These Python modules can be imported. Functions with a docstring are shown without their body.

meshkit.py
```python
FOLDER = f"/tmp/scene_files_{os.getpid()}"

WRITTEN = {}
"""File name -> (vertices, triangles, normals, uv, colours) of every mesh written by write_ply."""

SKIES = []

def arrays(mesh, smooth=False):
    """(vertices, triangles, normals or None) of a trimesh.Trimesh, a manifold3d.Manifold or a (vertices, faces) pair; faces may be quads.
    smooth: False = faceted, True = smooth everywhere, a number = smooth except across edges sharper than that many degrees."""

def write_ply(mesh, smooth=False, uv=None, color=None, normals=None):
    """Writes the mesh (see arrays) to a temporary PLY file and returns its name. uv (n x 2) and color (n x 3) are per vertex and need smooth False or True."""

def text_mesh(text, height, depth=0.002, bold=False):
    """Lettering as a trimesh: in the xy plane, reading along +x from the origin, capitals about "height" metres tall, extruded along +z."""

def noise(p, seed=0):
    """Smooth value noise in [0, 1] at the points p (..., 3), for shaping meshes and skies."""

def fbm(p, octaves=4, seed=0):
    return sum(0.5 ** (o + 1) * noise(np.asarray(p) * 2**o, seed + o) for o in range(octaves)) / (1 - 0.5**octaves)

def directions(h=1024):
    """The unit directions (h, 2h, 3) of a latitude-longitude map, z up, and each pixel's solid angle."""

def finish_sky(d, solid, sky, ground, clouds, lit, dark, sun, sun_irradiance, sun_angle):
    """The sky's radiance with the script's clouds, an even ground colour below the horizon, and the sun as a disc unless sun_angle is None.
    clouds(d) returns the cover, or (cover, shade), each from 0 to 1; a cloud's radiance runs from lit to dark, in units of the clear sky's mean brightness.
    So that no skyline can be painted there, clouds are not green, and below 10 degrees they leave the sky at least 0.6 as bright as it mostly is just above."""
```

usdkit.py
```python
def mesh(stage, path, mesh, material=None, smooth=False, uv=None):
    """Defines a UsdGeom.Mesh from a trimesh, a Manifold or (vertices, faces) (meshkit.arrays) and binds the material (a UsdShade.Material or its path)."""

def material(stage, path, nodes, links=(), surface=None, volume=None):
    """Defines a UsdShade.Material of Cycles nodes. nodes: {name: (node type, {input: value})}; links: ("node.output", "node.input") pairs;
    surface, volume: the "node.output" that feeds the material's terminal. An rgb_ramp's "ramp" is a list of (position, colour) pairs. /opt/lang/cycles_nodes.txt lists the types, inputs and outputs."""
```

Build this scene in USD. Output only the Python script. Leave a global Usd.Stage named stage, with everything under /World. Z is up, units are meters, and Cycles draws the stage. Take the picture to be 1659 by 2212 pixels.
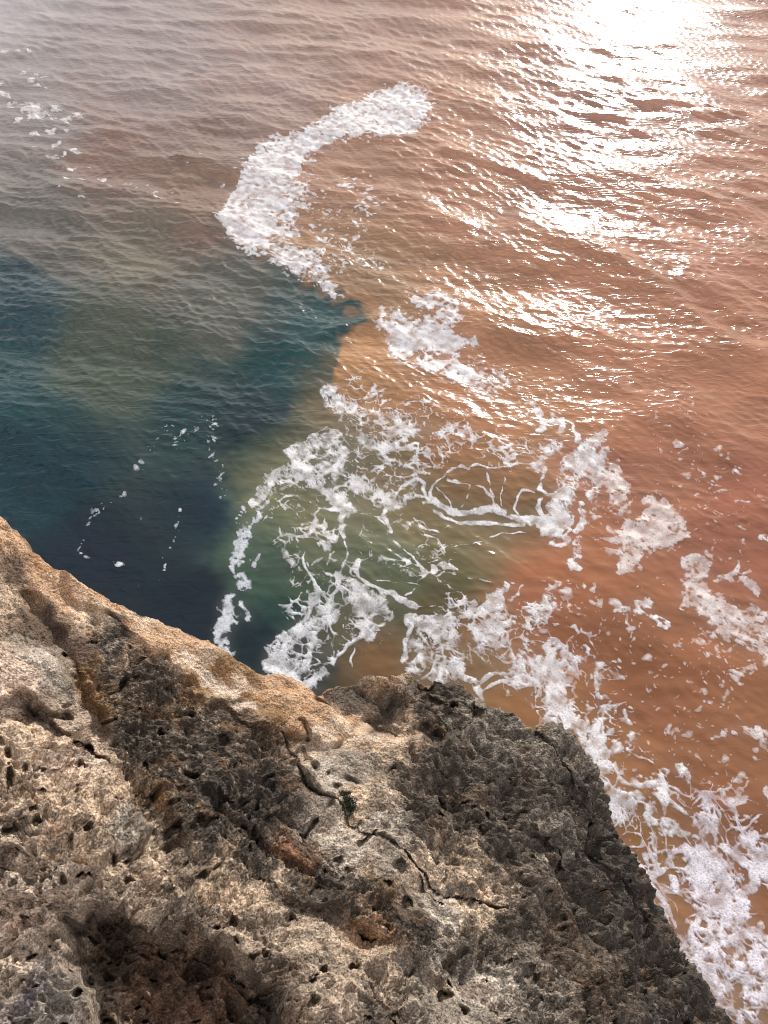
import math
from concurrent.futures import ThreadPoolExecutor
import numpy as np
from scipy import ndimage, sparse
from scipy.sparse import csgraph
from scipy.spatial import cKDTree
from scipy.interpolate import RBFInterpolator
import usdkit
from pxr import Usd, UsdGeom, UsdLux, UsdShade, Sdf, Gf, Vt

# ------------------------------------------------------------------ camera, sky, sun, exposure
stage = Usd.Stage.CreateInMemory()
UsdGeom.SetStageUpAxis(stage, 'Z'); UsdGeom.SetStageMetersPerUnit(stage, 1.0)
world = UsdGeom.Xform.Define(stage, '/World'); stage.SetDefaultPrim(world.GetPrim())
UsdGeom.Scope.Define(stage, '/World/Looks')
H, PITCH = 11.0, math.radians(48.0)
EXPOSURE = 0.22
SUN_EL, SUN_AZ = math.radians(14.5), math.radians(15.5)       # azimuth from +y towards +x
SKY_STRENGTH, SUN_INTENSITY = 0.093, 1.05

cam = UsdGeom.Camera.Define(stage, '/World/camera')
cam.AddTranslateOp().Set(Gf.Vec3d(0, 0, H))
cam.AddRotateXOp().Set(90.0 - math.degrees(PITCH))
cam.CreateHorizontalApertureAttr(24.0); cam.CreateVerticalApertureAttr(32.0)
cam.CreateFocalLengthAttr(12.0 / 0.4992)
cam.CreateClippingRangeAttr(Gf.Vec2f(0.05, 20000.0))
cam.CreateExposureAttr(EXPOSURE)

M = usdkit.material
sky_mat = M(stage, '/World/Looks/sky_air', {
    'sky': ('sky_texture', {'sky_type': 'single_scattering', 'sun_disc': False, 'sun_elevation': SUN_EL, 'sun_rotation': SUN_AZ,
                            'aerosol_density': 3.0}),
    'tc': ('texture_coordinate', {}), 'map': ('mapping', {'scale': (1.0, 1.0, 2.6)}),
    'n': ('noise_texture', {'scale': 1.7, 'detail': 6.0, 'roughness': 0.58}),
    'r': ('map_range', {'from_min': 0.36, 'from_max': 0.58, 'to_min': 0.30, 'to_max': 0.97, 'clamp': True}),
    'cl': ('color', {'value': (10.3, 9.8, 10.0)}),
    'mx': ('mix_color', {'use_clamp': False}),
    'bg': ('background_shader', {'strength': SKY_STRENGTH})},
    [('tc.generated', 'map.vector'), ('map.vector', 'n.vector'), ('n.fac', 'r.value'), ('r.result', 'mx.fac'),
     ('sky.color', 'mx.a'), ('cl.color', 'mx.b'), ('mx.result', 'bg.color')], surface='bg.background')
dome = UsdLux.DomeLight.Define(stage, '/World/sky')
UsdShade.MaterialBindingAPI.Apply(dome.GetPrim()).Bind(sky_mat)
dome.GetPrim().SetCustomDataByKey('label', 'bright hazy daytime sky with thin white cloud')
dome.GetPrim().SetCustomDataByKey('category', 'sky'); dome.GetPrim().SetCustomDataByKey('kind', 'structure')
sun = UsdLux.DistantLight.Define(stage, '/World/sun')
sun.CreateIntensityAttr(SUN_INTENSITY); sun.CreateAngleAttr(0.53); sun.CreateNormalizeAttr(True)
sun.CreateColorAttr(Gf.Vec3f(1.0, 0.955, 0.91))
sun.AddRotateZOp().Set(-math.degrees(SUN_AZ)); sun.AddRotateXOp().Set(-(90.0 - math.degrees(SUN_EL)) )

# ------------------------------------------------------------------ small helpers
def tag(prim, label=None, cat=None, group=None, kind=None):
    prim = prim.GetPrim() if hasattr(prim, 'GetPrim') else prim
    for k, v in (('label', label), ('category', cat), ('group', group), ('kind', kind)):
        if v: prim.SetCustomDataByKey(k, v)
    return prim
used = {}
def numbered(parent, name):
    k = parent + '/' + name; n = used.get(k, 0); used[k] = n + 1
    return k if n == 0 else f'{k}_{n:03d}'
def normals(v, f):
    fn = np.cross(v[f[:, 1]] - v[f[:, 0]], v[f[:, 2]] - v[f[:, 0]])
    n = np.zeros_like(v)
    for c in range(3):
        w = fn[:, c]
        n[:, c] = np.bincount(f[:, 0], w, len(v)) + np.bincount(f[:, 1], w, len(v)) + np.bincount(f[:, 2], w, len(v))
    return n / np.maximum(np.linalg.norm(n, axis=1, keepdims=True), 1e-20)
def compact(f, *arrs):
    idx, inv = np.unique(f.ravel(), return_inverse=True)
    return (inv.reshape(-1, 3),) + tuple(a[idx] for a in arrs)
def put(name, v, f, mat, parent='/World', n=None, color=None, floats=None):
    path = numbered(parent, name)
    m = UsdGeom.Mesh.Define(stage, path)
    m.CreatePointsAttr(Vt.Vec3fArray.FromNumpy(np.ascontiguousarray(v, np.float32)))
    m.CreateFaceVertexCountsAttr(Vt.IntArray.FromNumpy(np.full(len(f), 3, np.int32)))
    m.CreateFaceVertexIndicesAttr(Vt.IntArray.FromNumpy(np.ascontiguousarray(f, np.int32).ravel()))
    m.CreateSubdivisionSchemeAttr('none')
    if n is not None:
        m.CreateNormalsAttr(Vt.Vec3fArray.FromNumpy(np.ascontiguousarray(n, np.float32))); m.SetNormalsInterpolation('vertex')
    api = UsdGeom.PrimvarsAPI(m)
    if color is not None:
        api.CreatePrimvar('tint', Sdf.ValueTypeNames.Color3fArray, 'vertex').Set(Vt.Vec3fArray.FromNumpy(np.ascontiguousarray(color, np.float32)))
    for k, a in (floats or {}).items():
        api.CreatePrimvar(k, Sdf.ValueTypeNames.FloatArray, 'vertex').Set(Vt.FloatArray.FromNumpy(np.ascontiguousarray(a, np.float32)))
    UsdShade.MaterialBindingAPI.Apply(m.GetPrim()).Bind(mat)
    return m
def sstep(a, b, x):
    t = np.clip((x - a) / (b - a), 0, 1); return t * t * (3 - 2 * t)
POOL = ThreadPoolExecutor(4)
def split(fn, *arrs):                                     # the same sum in four threads
    m = [np.array_split(np.asarray(a), 8) for a in arrs]
    return np.concatenate(list(POOL.map(fn, *m)))
_t2, _t3 = {}, {}
def n2(x, y, seed=0):                                   # smooth noise, mean 0, about -1..1
    if seed not in _t2:
        g = np.random.default_rng(1000 + seed).uniform(-1, 1, (128, 128)); _t2[seed] = ndimage.spline_filter(g, order=2, mode='grid-wrap').astype(np.float32)
    return split(lambda a, b: ndimage.map_coordinates(_t2[seed], [a % 128, b % 128], order=2, mode='grid-wrap', prefilter=False), x, y)
def fb2(x, y, seed=0, octv=4, gain=0.5):
    return sum(gain ** o * n2(x * 2 ** o + 17.3 * o, y * 2 ** o + 9.1 * o, seed + o) for o in range(octv))
def n3(p, seed=0):
    if seed not in _t3:
        g = np.random.default_rng(3000 + seed).uniform(-1, 1, (48, 48, 48)); _t3[seed] = ndimage.spline_filter(g, order=2, mode='grid-wrap').astype(np.float32)
    return split(lambda a: ndimage.map_coordinates(_t3[seed], (a % 48).T, order=2, mode='grid-wrap', prefilter=False), p)
def fb3(p, seed=0, octv=3, gain=0.5):
    return sum(gain ** o * n3(p * 2 ** o + 5.7 * o, seed + o) for o in range(octv))

K = 0.6656 / 1106.0                                     # tangent per unit of a 1659 x 2212 survey of the view
FW = np.array([0, math.cos(PITCH), -math.sin(PITCH)]); UP = np.array([0, math.sin(PITCH), math.cos(PITCH)]); RT = np.array([1.0, 0, 0])
EYE = np.array([0, 0, H])
def ray(px, py):
    return FW + ((np.asarray(px, float) - 829.5) * K)[..., None] * RT + ((1106.0 - np.asarray(py, float)) * K)[..., None] * UP
def on_sea(px, py):
    r = ray(px, py); return r * (H / -r[..., 2])[..., None]
def poly_dist(x, y, pts, closed=False):
    return split(lambda a, b: _poly_dist(a, b, pts, closed), x, y)
def _poly_dist(x, y, pts, closed=False):
    """distance to a polyline; for a closed one, negative outside and positive inside"""
    p = np.asarray(pts, float)[:, :2]
    q = np.vstack([p, p[:1]]) if closed else p
    d2 = np.full(x.shape, 1e18); ins = np.zeros(x.shape, bool)
    for (ax, ay), (bx, by) in zip(q[:-1], q[1:]):
        ex, ey = bx - ax, by - ay
        t = np.clip(((x - ax) * ex + (y - ay) * ey) / (ex * ex + ey * ey + 1e-12), 0, 1)
        d2 = np.minimum(d2, (x - ax - t * ex) ** 2 + (y - ay - t * ey) ** 2)
        if closed and ay != by:
            ins ^= ((ay > y) != (by > y)) & (x < ex * (y - ay) / ey + ax)
    d = np.sqrt(d2)
    return np.where(ins, d, -d) if closed else d
def palette(x, y, pts, soft=30.0, power=2.0):
    return split(lambda a, b: _palette(a, b, pts, soft, power), x, y)
def _palette(x, y, pts, soft, power):
    p = np.array([(a, b) for a, b, _ in pts], float); c = np.array([k for _, _, k in pts], float)
    out = np.zeros((len(x), 3))
    for i in range(0, len(x), 60000):
        d2 = (x[i:i + 60000, None] - p[:, 0]) ** 2 + (y[i:i + 60000, None] - p[:, 1]) ** 2
        w = 1.0 / (d2 + soft * soft) ** power
        out[i:i + 60000] = (w @ c) / w.sum(1, keepdims=True)
    return out
def lin(r, g, b):
    c = np.array([r, g, b]) / 255.0
    return np.where(c <= 0.04045, c / 12.92, ((c + 0.055) / 1.055) ** 2.4)

# ------------------------------------------------------------------ materials
ring = lambda name, ty, **k: (ty, k)
water_mat = M(stage, '/World/Looks/sea_water', {
    'a': ('attribute', {'attribute': 'tint'}), 'rg': ('attribute', {'attribute': 'rough'}), 'rp': ('attribute', {'attribute': 'ripple'}),
    'g': ('geometry', {}), 'mp': ('mapping', {'rotation': (0.0, 0.0, 0.38), 'scale': (0.45, 1.0, 1.0)}), 'n': ('noise_texture', {'type': 'ridged_multifractal', 'scale': 5.5, 'detail': 3.0, 'roughness': 0.55, 'distortion': 0.5, 'gain': 1.5, 'offset': 0.9}),
    'b': ('bump', {'strength': 0.35, 'distance': 0.014}),
    'p': ('principled_bsdf', {'ior': 1.33, 'specular_ior_level': 0.5})},
    [('a.color', 'p.base_color'), ('rg.fac', 'p.roughness'), ('g.position', 'mp.vector'), ('mp.vector', 'n.vector'), ('n.fac', 'b.height'), ('rp.fac', 'b.strength'), ('b.normal', 'p.normal')], surface='p.BSDF')
foam_mat = M(stage, '/World/Looks/sea_foam', {
    'a': ('attribute', {'attribute': 'tint'}), 'al': ('attribute', {'attribute': 'cover'}),
    'g': ('geometry', {}), 'v': ('voronoi_texture', {'scale': 38.0, 'feature': 'f1'}),
    'n': ('noise_texture', {'scale': 22.0, 'detail': 4.0, 'roughness': 0.65}),
    'h': ('math', {'math_type': 'multiply_add', 'value2': 0.6}),
    'b': ('bump', {'strength': 0.35, 'distance': 0.015}),
    'vr': ('map_range', {'from_min': 0.10, 'from_max': 0.34, 'to_min': 0.35, 'to_max': 1.0, 'clamp': True}),
    'fn': ('noise_texture', {'scale': 34.0, 'detail': 3.0, 'roughness': 0.7}), 'fr': ('map_range', {'from_min': 0.34, 'from_max': 0.54, 'to_min': 0.50, 'to_max': 1.0, 'clamp': True}), 'am0': ('math', {'math_type': 'multiply'}),
    'am': ('math', {'math_type': 'multiply'}),
    'p': ('principled_bsdf', {'roughness': 0.55, 'ior': 1.3}), 't': ('transparent_bsdf', {}), 'm': ('mix_closure', {})},
    [('g.position', 'v.vector'), ('g.position', 'n.vector'), ('v.distance', 'h.value1'), ('n.fac', 'h.value3'), ('h.value', 'b.height'), ('b.normal', 'p.normal'),
     ('a.color', 'p.base_color'), ('v.distance', 'vr.value'), ('g.position', 'fn.vector'), ('fn.fac', 'fr.value'), ('vr.result', 'am0.value1'), ('fr.result', 'am0.value2'), ('am0.value', 'am.value1'), ('al.fac', 'am.value2'), ('am.value', 'm.fac'),
     ('t.BSDF', 'm.closure1'), ('p.BSDF', 'm.closure2')], surface='m.closure')
rock_mat = M(stage, '/World/Looks/limestone', {
    'a': ('attribute', {'attribute': 'tint'}), 'cr': ('attribute', {'attribute': 'crusty'}), 'g': ('geometry', {}),
    'wn': ('noise_texture', {'scale': 40.0, 'detail': 2.0}), 'ws': ('vector_math', {'math_type': 'scale', 'scale': 0.022}), 'wa': ('vector_math', {'math_type': 'add'}),
    'n': ('noise_texture', {'scale': 110.0, 'detail': 5.0, 'roughness': 0.75}),
    'r': ('map_range', {'from_min': 0.38, 'from_max': 0.63, 'to_min': 0.32, 'to_max': 1.75, 'clamp': True}),
    'c': ('mix_color', {'blend_type': 'multiply', 'fac': 1.0, 'use_clamp': False}),
    # dark lichen crust: islands of two sizes with bare stone between them
    'of': ('vector_math', {'math_type': 'add', 'vector2': (3.71, 1.93, 7.37)}),
    'k1': ('voronoi_texture', {'scale': 34.0, 'feature': 'distance_to_edge'}), 'k2': ('voronoi_texture', {'scale': 75.0, 'feature': 'distance_to_edge'}),
    'q1': ('map_range', {'from_min': 0.07, 'from_max': 0.20, 'to_min': 0.0, 'to_max': 1.0, 'clamp': True}), 'q2': ('map_range', {'from_min': 0.08, 'from_max': 0.22, 'to_min': 0.0, 'to_max': 0.9, 'clamp': True}),
    'qm': ('math', {'math_type': 'maximum'}), 'pn': ('noise_texture', {'scale': 14.0, 'detail': 4.0, 'roughness': 0.65}),
    'pr': ('map_range', {'from_min': 0.33, 'from_max': 0.55, 'to_min': 0.0, 'to_max': 1.0, 'clamp': True}),
    'm1': ('math', {'math_type': 'multiply'}), 'm2': ('math', {'math_type': 'multiply'}), 'm3': ('math', {'math_type': 'multiply', 'value2': 0.88}),
    'dk': ('color', {'value': (.034, .027, .020)}), 'mx': ('mix_color', {}),
    # fine relief: small pits of three sizes and grain
    'v1': ('voronoi_texture', {'scale': 30.0, 'feature': 'smooth_f1', 'smoothness': 0.25}), 'v2': ('voronoi_texture', {'scale': 68.0, 'feature': 'f1'}), 'v3': ('voronoi_texture', {'scale': 140.0, 'feature': 'f1'}),
    'h1': ('math', {'math_type': 'multiply', 'value2': 1.0}), 'h2': ('math', {'math_type': 'multiply_add', 'value2': 0.55}), 'h3': ('math', {'math_type': 'multiply_add', 'value2': 0.0}), 'h4': ('math', {'math_type': 'multiply_add', 'value2': 0.22}),
    'b': ('bump', {'strength': 0.7, 'distance': 0.022}),
    'p': ('principled_bsdf', {'roughness': 0.88, 'specular_ior_level': 0.25})},
    [('g.position', 'wn.vector'), ('wn.color', 'ws.vector1'), ('g.position', 'wa.vector1'), ('ws.vector', 'wa.vector2'),
     ('g.position', 'n.vector'), ('n.fac', 'r.value'), ('a.color', 'c.a'), ('r.result', 'c.b'),
     ('wa.vector', 'of.vector1'), ('of.vector', 'k1.vector'), ('of.vector', 'k2.vector'), ('k1.distance', 'q1.value'), ('k2.distance', 'q2.value'), ('q1.result', 'qm.value1'), ('q2.result', 'qm.value2'),
     ('g.position', 'pn.vector'), ('pn.fac', 'pr.value'), ('qm.value', 'm1.value1'), ('pr.result', 'm1.value2'), ('m1.value', 'm2.value1'), ('cr.fac', 'm2.value2'), ('m2.value', 'm3.value1'),
     ('c.result', 'mx.a'), ('dk.color', 'mx.b'), ('m3.value', 'mx.fac'), ('mx.result', 'p.base_color'),
     ('wa.vector', 'v1.vector'), ('wa.vector', 'v2.vector'), ('wa.vector', 'v3.vector'), ('v1.distance', 'h1.value1'), ('v2.distance', 'h2.value1'), ('h1.value', 'h2.value3'), ('v3.distance', 'h3.value1'), ('h2.value', 'h3.value3'),
     ('n.fac', 'h4.value1'), ('h3.value', 'h4.value3'), ('h4.value', 'b.height'), ('b.normal', 'p.normal')], surface='p.BSDF')
moss_mat = M(stage, '/World/Looks/moss', {
    'o': ('geometry', {}), 'r': ('rgb_ramp', {'ramp': [(0.0, (0.012, 0.022, 0.008)), (1.0, (0.06, 0.065, 0.015))]}),
    'd': ('principled_bsdf', {'roughness': 0.7}), 't': ('translucent_bsdf', {}), 'm': ('mix_closure', {'fac': 0.25})},
    [('o.random_per_island', 'r.fac'), ('r.color', 'd.base_color'), ('r.color', 't.color'), ('d.BSDF', 'm.closure1'), ('t.BSDF', 'm.closure2')], surface='m.closure')

# ------------------------------------------------------------------ the cliff: rim line and lie of the stone
RIM = [(-330, 960), (-200, 1015), (-90, 1065), (0, 1122), (50, 1190), (110, 1240), (190, 1268), (270, 1310), (350, 1345), (400, 1392), (460, 1415), (500, 1435), (560, 1460), (600, 1468),
       (650, 1490), (690, 1492), (740, 1478), (790, 1470), (830, 1477), (870, 1468), (905, 1462), (940, 1455), (985, 1465), (1010, 1487), (1050, 1512),
       (1100, 1545), (1140, 1570), (1180, 1578), (1215, 1600), (1255, 1640), (1290, 1690), (1310, 1725), (1325, 1770), (1345, 1830), (1365, 1880), (1400, 1950),
       (1425, 2010), (1450, 2065), (1500, 2085), (1520, 2130), (1545, 2180), (1570, 2230), (1620, 2330), (1680, 2450), (1720, 2600), (1730, 2720)]
ROCK_OUT = RIM + [(1730, 3200), (-330, 3200)]
QX, QY = -300.0, 2700.0
DEPTHS = [(-300, 2700, 2.2), (300, 2700, 2.2), (900, 2700, 2.4), (1500, 2700, 3.6), (0, 2212, 2.5), (400, 2212, 2.6), (830, 2212, 2.85), (1150, 2212, 3.35), (1400, 2212, 4.2), (1560, 2212, 4.9),
          (0, 1950, 2.85), (350, 1950, 2.95), (600, 1950, 3.25), (0, 1700, 3.2), (200, 1750, 3.25), (330, 1800, 3.4), (0, 1480, 3.75), (150, 1480, 3.9), (0, 1300, 4.3), (0, 1125, 4.9), (-300, 960, 5.2), (-300, 1500, 3.6),
          (100, 1240, 4.7), (270, 1310, 4.9), (400, 1392, 5.0), (560, 1460, 5.2), (690, 1492, 5.35), (740, 1540, 5.2), (870, 1600, 5.15), (870, 1470, 5.6), (985, 1465, 5.75), (1100, 1545, 5.7), (1215, 1600, 5.75),
          (1290, 1690, 5.65), (1345, 1830, 5.5), (1400, 1950, 5.35), (1450, 2065, 5.2), (1200, 1750, 5.0), (1000, 1700, 4.75), (1250, 1950, 4.65), (1050, 1900, 4.2), (1100, 2050, 3.85), (900, 2000, 3.6),
          (750, 1800, 4.2), (600, 1700, 4.35), (450, 1600, 4.4), (300, 1500, 4.4), (250, 1650, 3.9), (450, 1800, 3.75), (650, 1950, 3.4)]
pal = {'pale': (.62, .50, .39), 'pink': (.55, .42, .33), 'beige': (.54, .41, .29), 'orange': (.47, .30, .175), 'ochre': (.22, .125, .05), 'rust': (.22, .09, .04), 'dbrown': (.10, .065, .042),
       'dark': (.06, .046, .035), 'black': (.035, .030, .026), 'dgrey': (.088, .070, .054), 'grey': (.23, .20, .165), 'lgrey': (.41, .365, .31), 'greybeige': (.42, .335, .255), 'white': (.6, .51, .43), 'mud': (.23, .135, .085), 'purple': (.15, .13, .15)}
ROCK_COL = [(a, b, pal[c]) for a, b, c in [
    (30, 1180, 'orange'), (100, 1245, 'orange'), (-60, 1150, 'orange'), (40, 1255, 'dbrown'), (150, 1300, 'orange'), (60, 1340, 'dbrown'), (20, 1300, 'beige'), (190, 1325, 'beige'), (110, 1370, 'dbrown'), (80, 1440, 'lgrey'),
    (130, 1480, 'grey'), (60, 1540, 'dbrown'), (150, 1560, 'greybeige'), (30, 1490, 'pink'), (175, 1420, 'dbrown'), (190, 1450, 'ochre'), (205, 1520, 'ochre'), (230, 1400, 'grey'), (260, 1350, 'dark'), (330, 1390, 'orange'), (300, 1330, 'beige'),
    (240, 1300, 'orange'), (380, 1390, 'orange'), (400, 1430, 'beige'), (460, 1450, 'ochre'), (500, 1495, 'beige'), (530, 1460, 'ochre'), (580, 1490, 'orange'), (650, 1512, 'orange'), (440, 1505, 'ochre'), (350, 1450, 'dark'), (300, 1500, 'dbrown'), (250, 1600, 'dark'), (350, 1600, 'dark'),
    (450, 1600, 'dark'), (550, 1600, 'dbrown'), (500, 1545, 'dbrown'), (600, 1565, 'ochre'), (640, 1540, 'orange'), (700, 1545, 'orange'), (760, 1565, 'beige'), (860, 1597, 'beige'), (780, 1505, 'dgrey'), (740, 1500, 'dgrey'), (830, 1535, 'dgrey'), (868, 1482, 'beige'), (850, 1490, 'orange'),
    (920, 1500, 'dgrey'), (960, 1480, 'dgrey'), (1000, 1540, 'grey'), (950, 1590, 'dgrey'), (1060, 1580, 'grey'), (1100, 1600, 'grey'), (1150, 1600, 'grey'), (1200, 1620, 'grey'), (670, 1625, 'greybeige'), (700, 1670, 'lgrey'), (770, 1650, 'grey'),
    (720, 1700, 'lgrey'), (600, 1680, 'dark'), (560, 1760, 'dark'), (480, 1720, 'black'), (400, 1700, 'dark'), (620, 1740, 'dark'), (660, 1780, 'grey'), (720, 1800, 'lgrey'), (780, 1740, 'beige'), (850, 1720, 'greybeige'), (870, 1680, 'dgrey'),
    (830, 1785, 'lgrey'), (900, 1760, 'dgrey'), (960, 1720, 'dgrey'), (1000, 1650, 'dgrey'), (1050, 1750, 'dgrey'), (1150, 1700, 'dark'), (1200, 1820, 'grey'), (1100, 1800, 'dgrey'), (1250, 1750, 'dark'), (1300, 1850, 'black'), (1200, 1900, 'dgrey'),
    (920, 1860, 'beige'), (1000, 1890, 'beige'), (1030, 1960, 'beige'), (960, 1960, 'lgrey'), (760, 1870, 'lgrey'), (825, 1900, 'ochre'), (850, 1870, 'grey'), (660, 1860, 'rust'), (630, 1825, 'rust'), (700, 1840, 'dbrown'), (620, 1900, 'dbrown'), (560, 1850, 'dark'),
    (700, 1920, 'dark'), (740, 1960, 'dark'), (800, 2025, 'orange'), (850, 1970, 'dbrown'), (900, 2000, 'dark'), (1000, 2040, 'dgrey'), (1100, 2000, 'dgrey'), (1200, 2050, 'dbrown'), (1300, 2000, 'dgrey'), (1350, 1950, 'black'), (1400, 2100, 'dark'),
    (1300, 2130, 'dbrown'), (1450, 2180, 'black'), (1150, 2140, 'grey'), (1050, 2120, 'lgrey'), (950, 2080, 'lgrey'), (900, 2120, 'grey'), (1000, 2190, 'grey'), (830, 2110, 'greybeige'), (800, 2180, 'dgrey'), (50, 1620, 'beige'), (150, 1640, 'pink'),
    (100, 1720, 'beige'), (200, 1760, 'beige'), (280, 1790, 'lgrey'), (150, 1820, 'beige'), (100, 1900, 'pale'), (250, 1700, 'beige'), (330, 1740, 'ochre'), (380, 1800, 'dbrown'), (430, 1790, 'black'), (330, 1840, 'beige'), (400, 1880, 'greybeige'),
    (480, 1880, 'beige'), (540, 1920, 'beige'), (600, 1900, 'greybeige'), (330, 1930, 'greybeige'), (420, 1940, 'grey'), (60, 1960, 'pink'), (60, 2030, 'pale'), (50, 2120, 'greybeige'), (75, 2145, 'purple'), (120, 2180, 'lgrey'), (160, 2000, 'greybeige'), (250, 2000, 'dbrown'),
    (230, 2080, 'dbrown'), (380, 2080, 'mud'), (330, 2150, 'mud'), (480, 2150, 'mud'), (560, 2000, 'greybeige'), (650, 2000, 'greybeige'), (700, 2060, 'greybeige'), (620, 2080, 'dbrown'), (560, 2170, 'dgrey'), (700, 2150, 'greybeige'), (-200, 1800, 'beige'), (-200, 1300, 'beige'), (600, 2400, 'grey'), (1500, 2300, 'dark')]]

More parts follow.
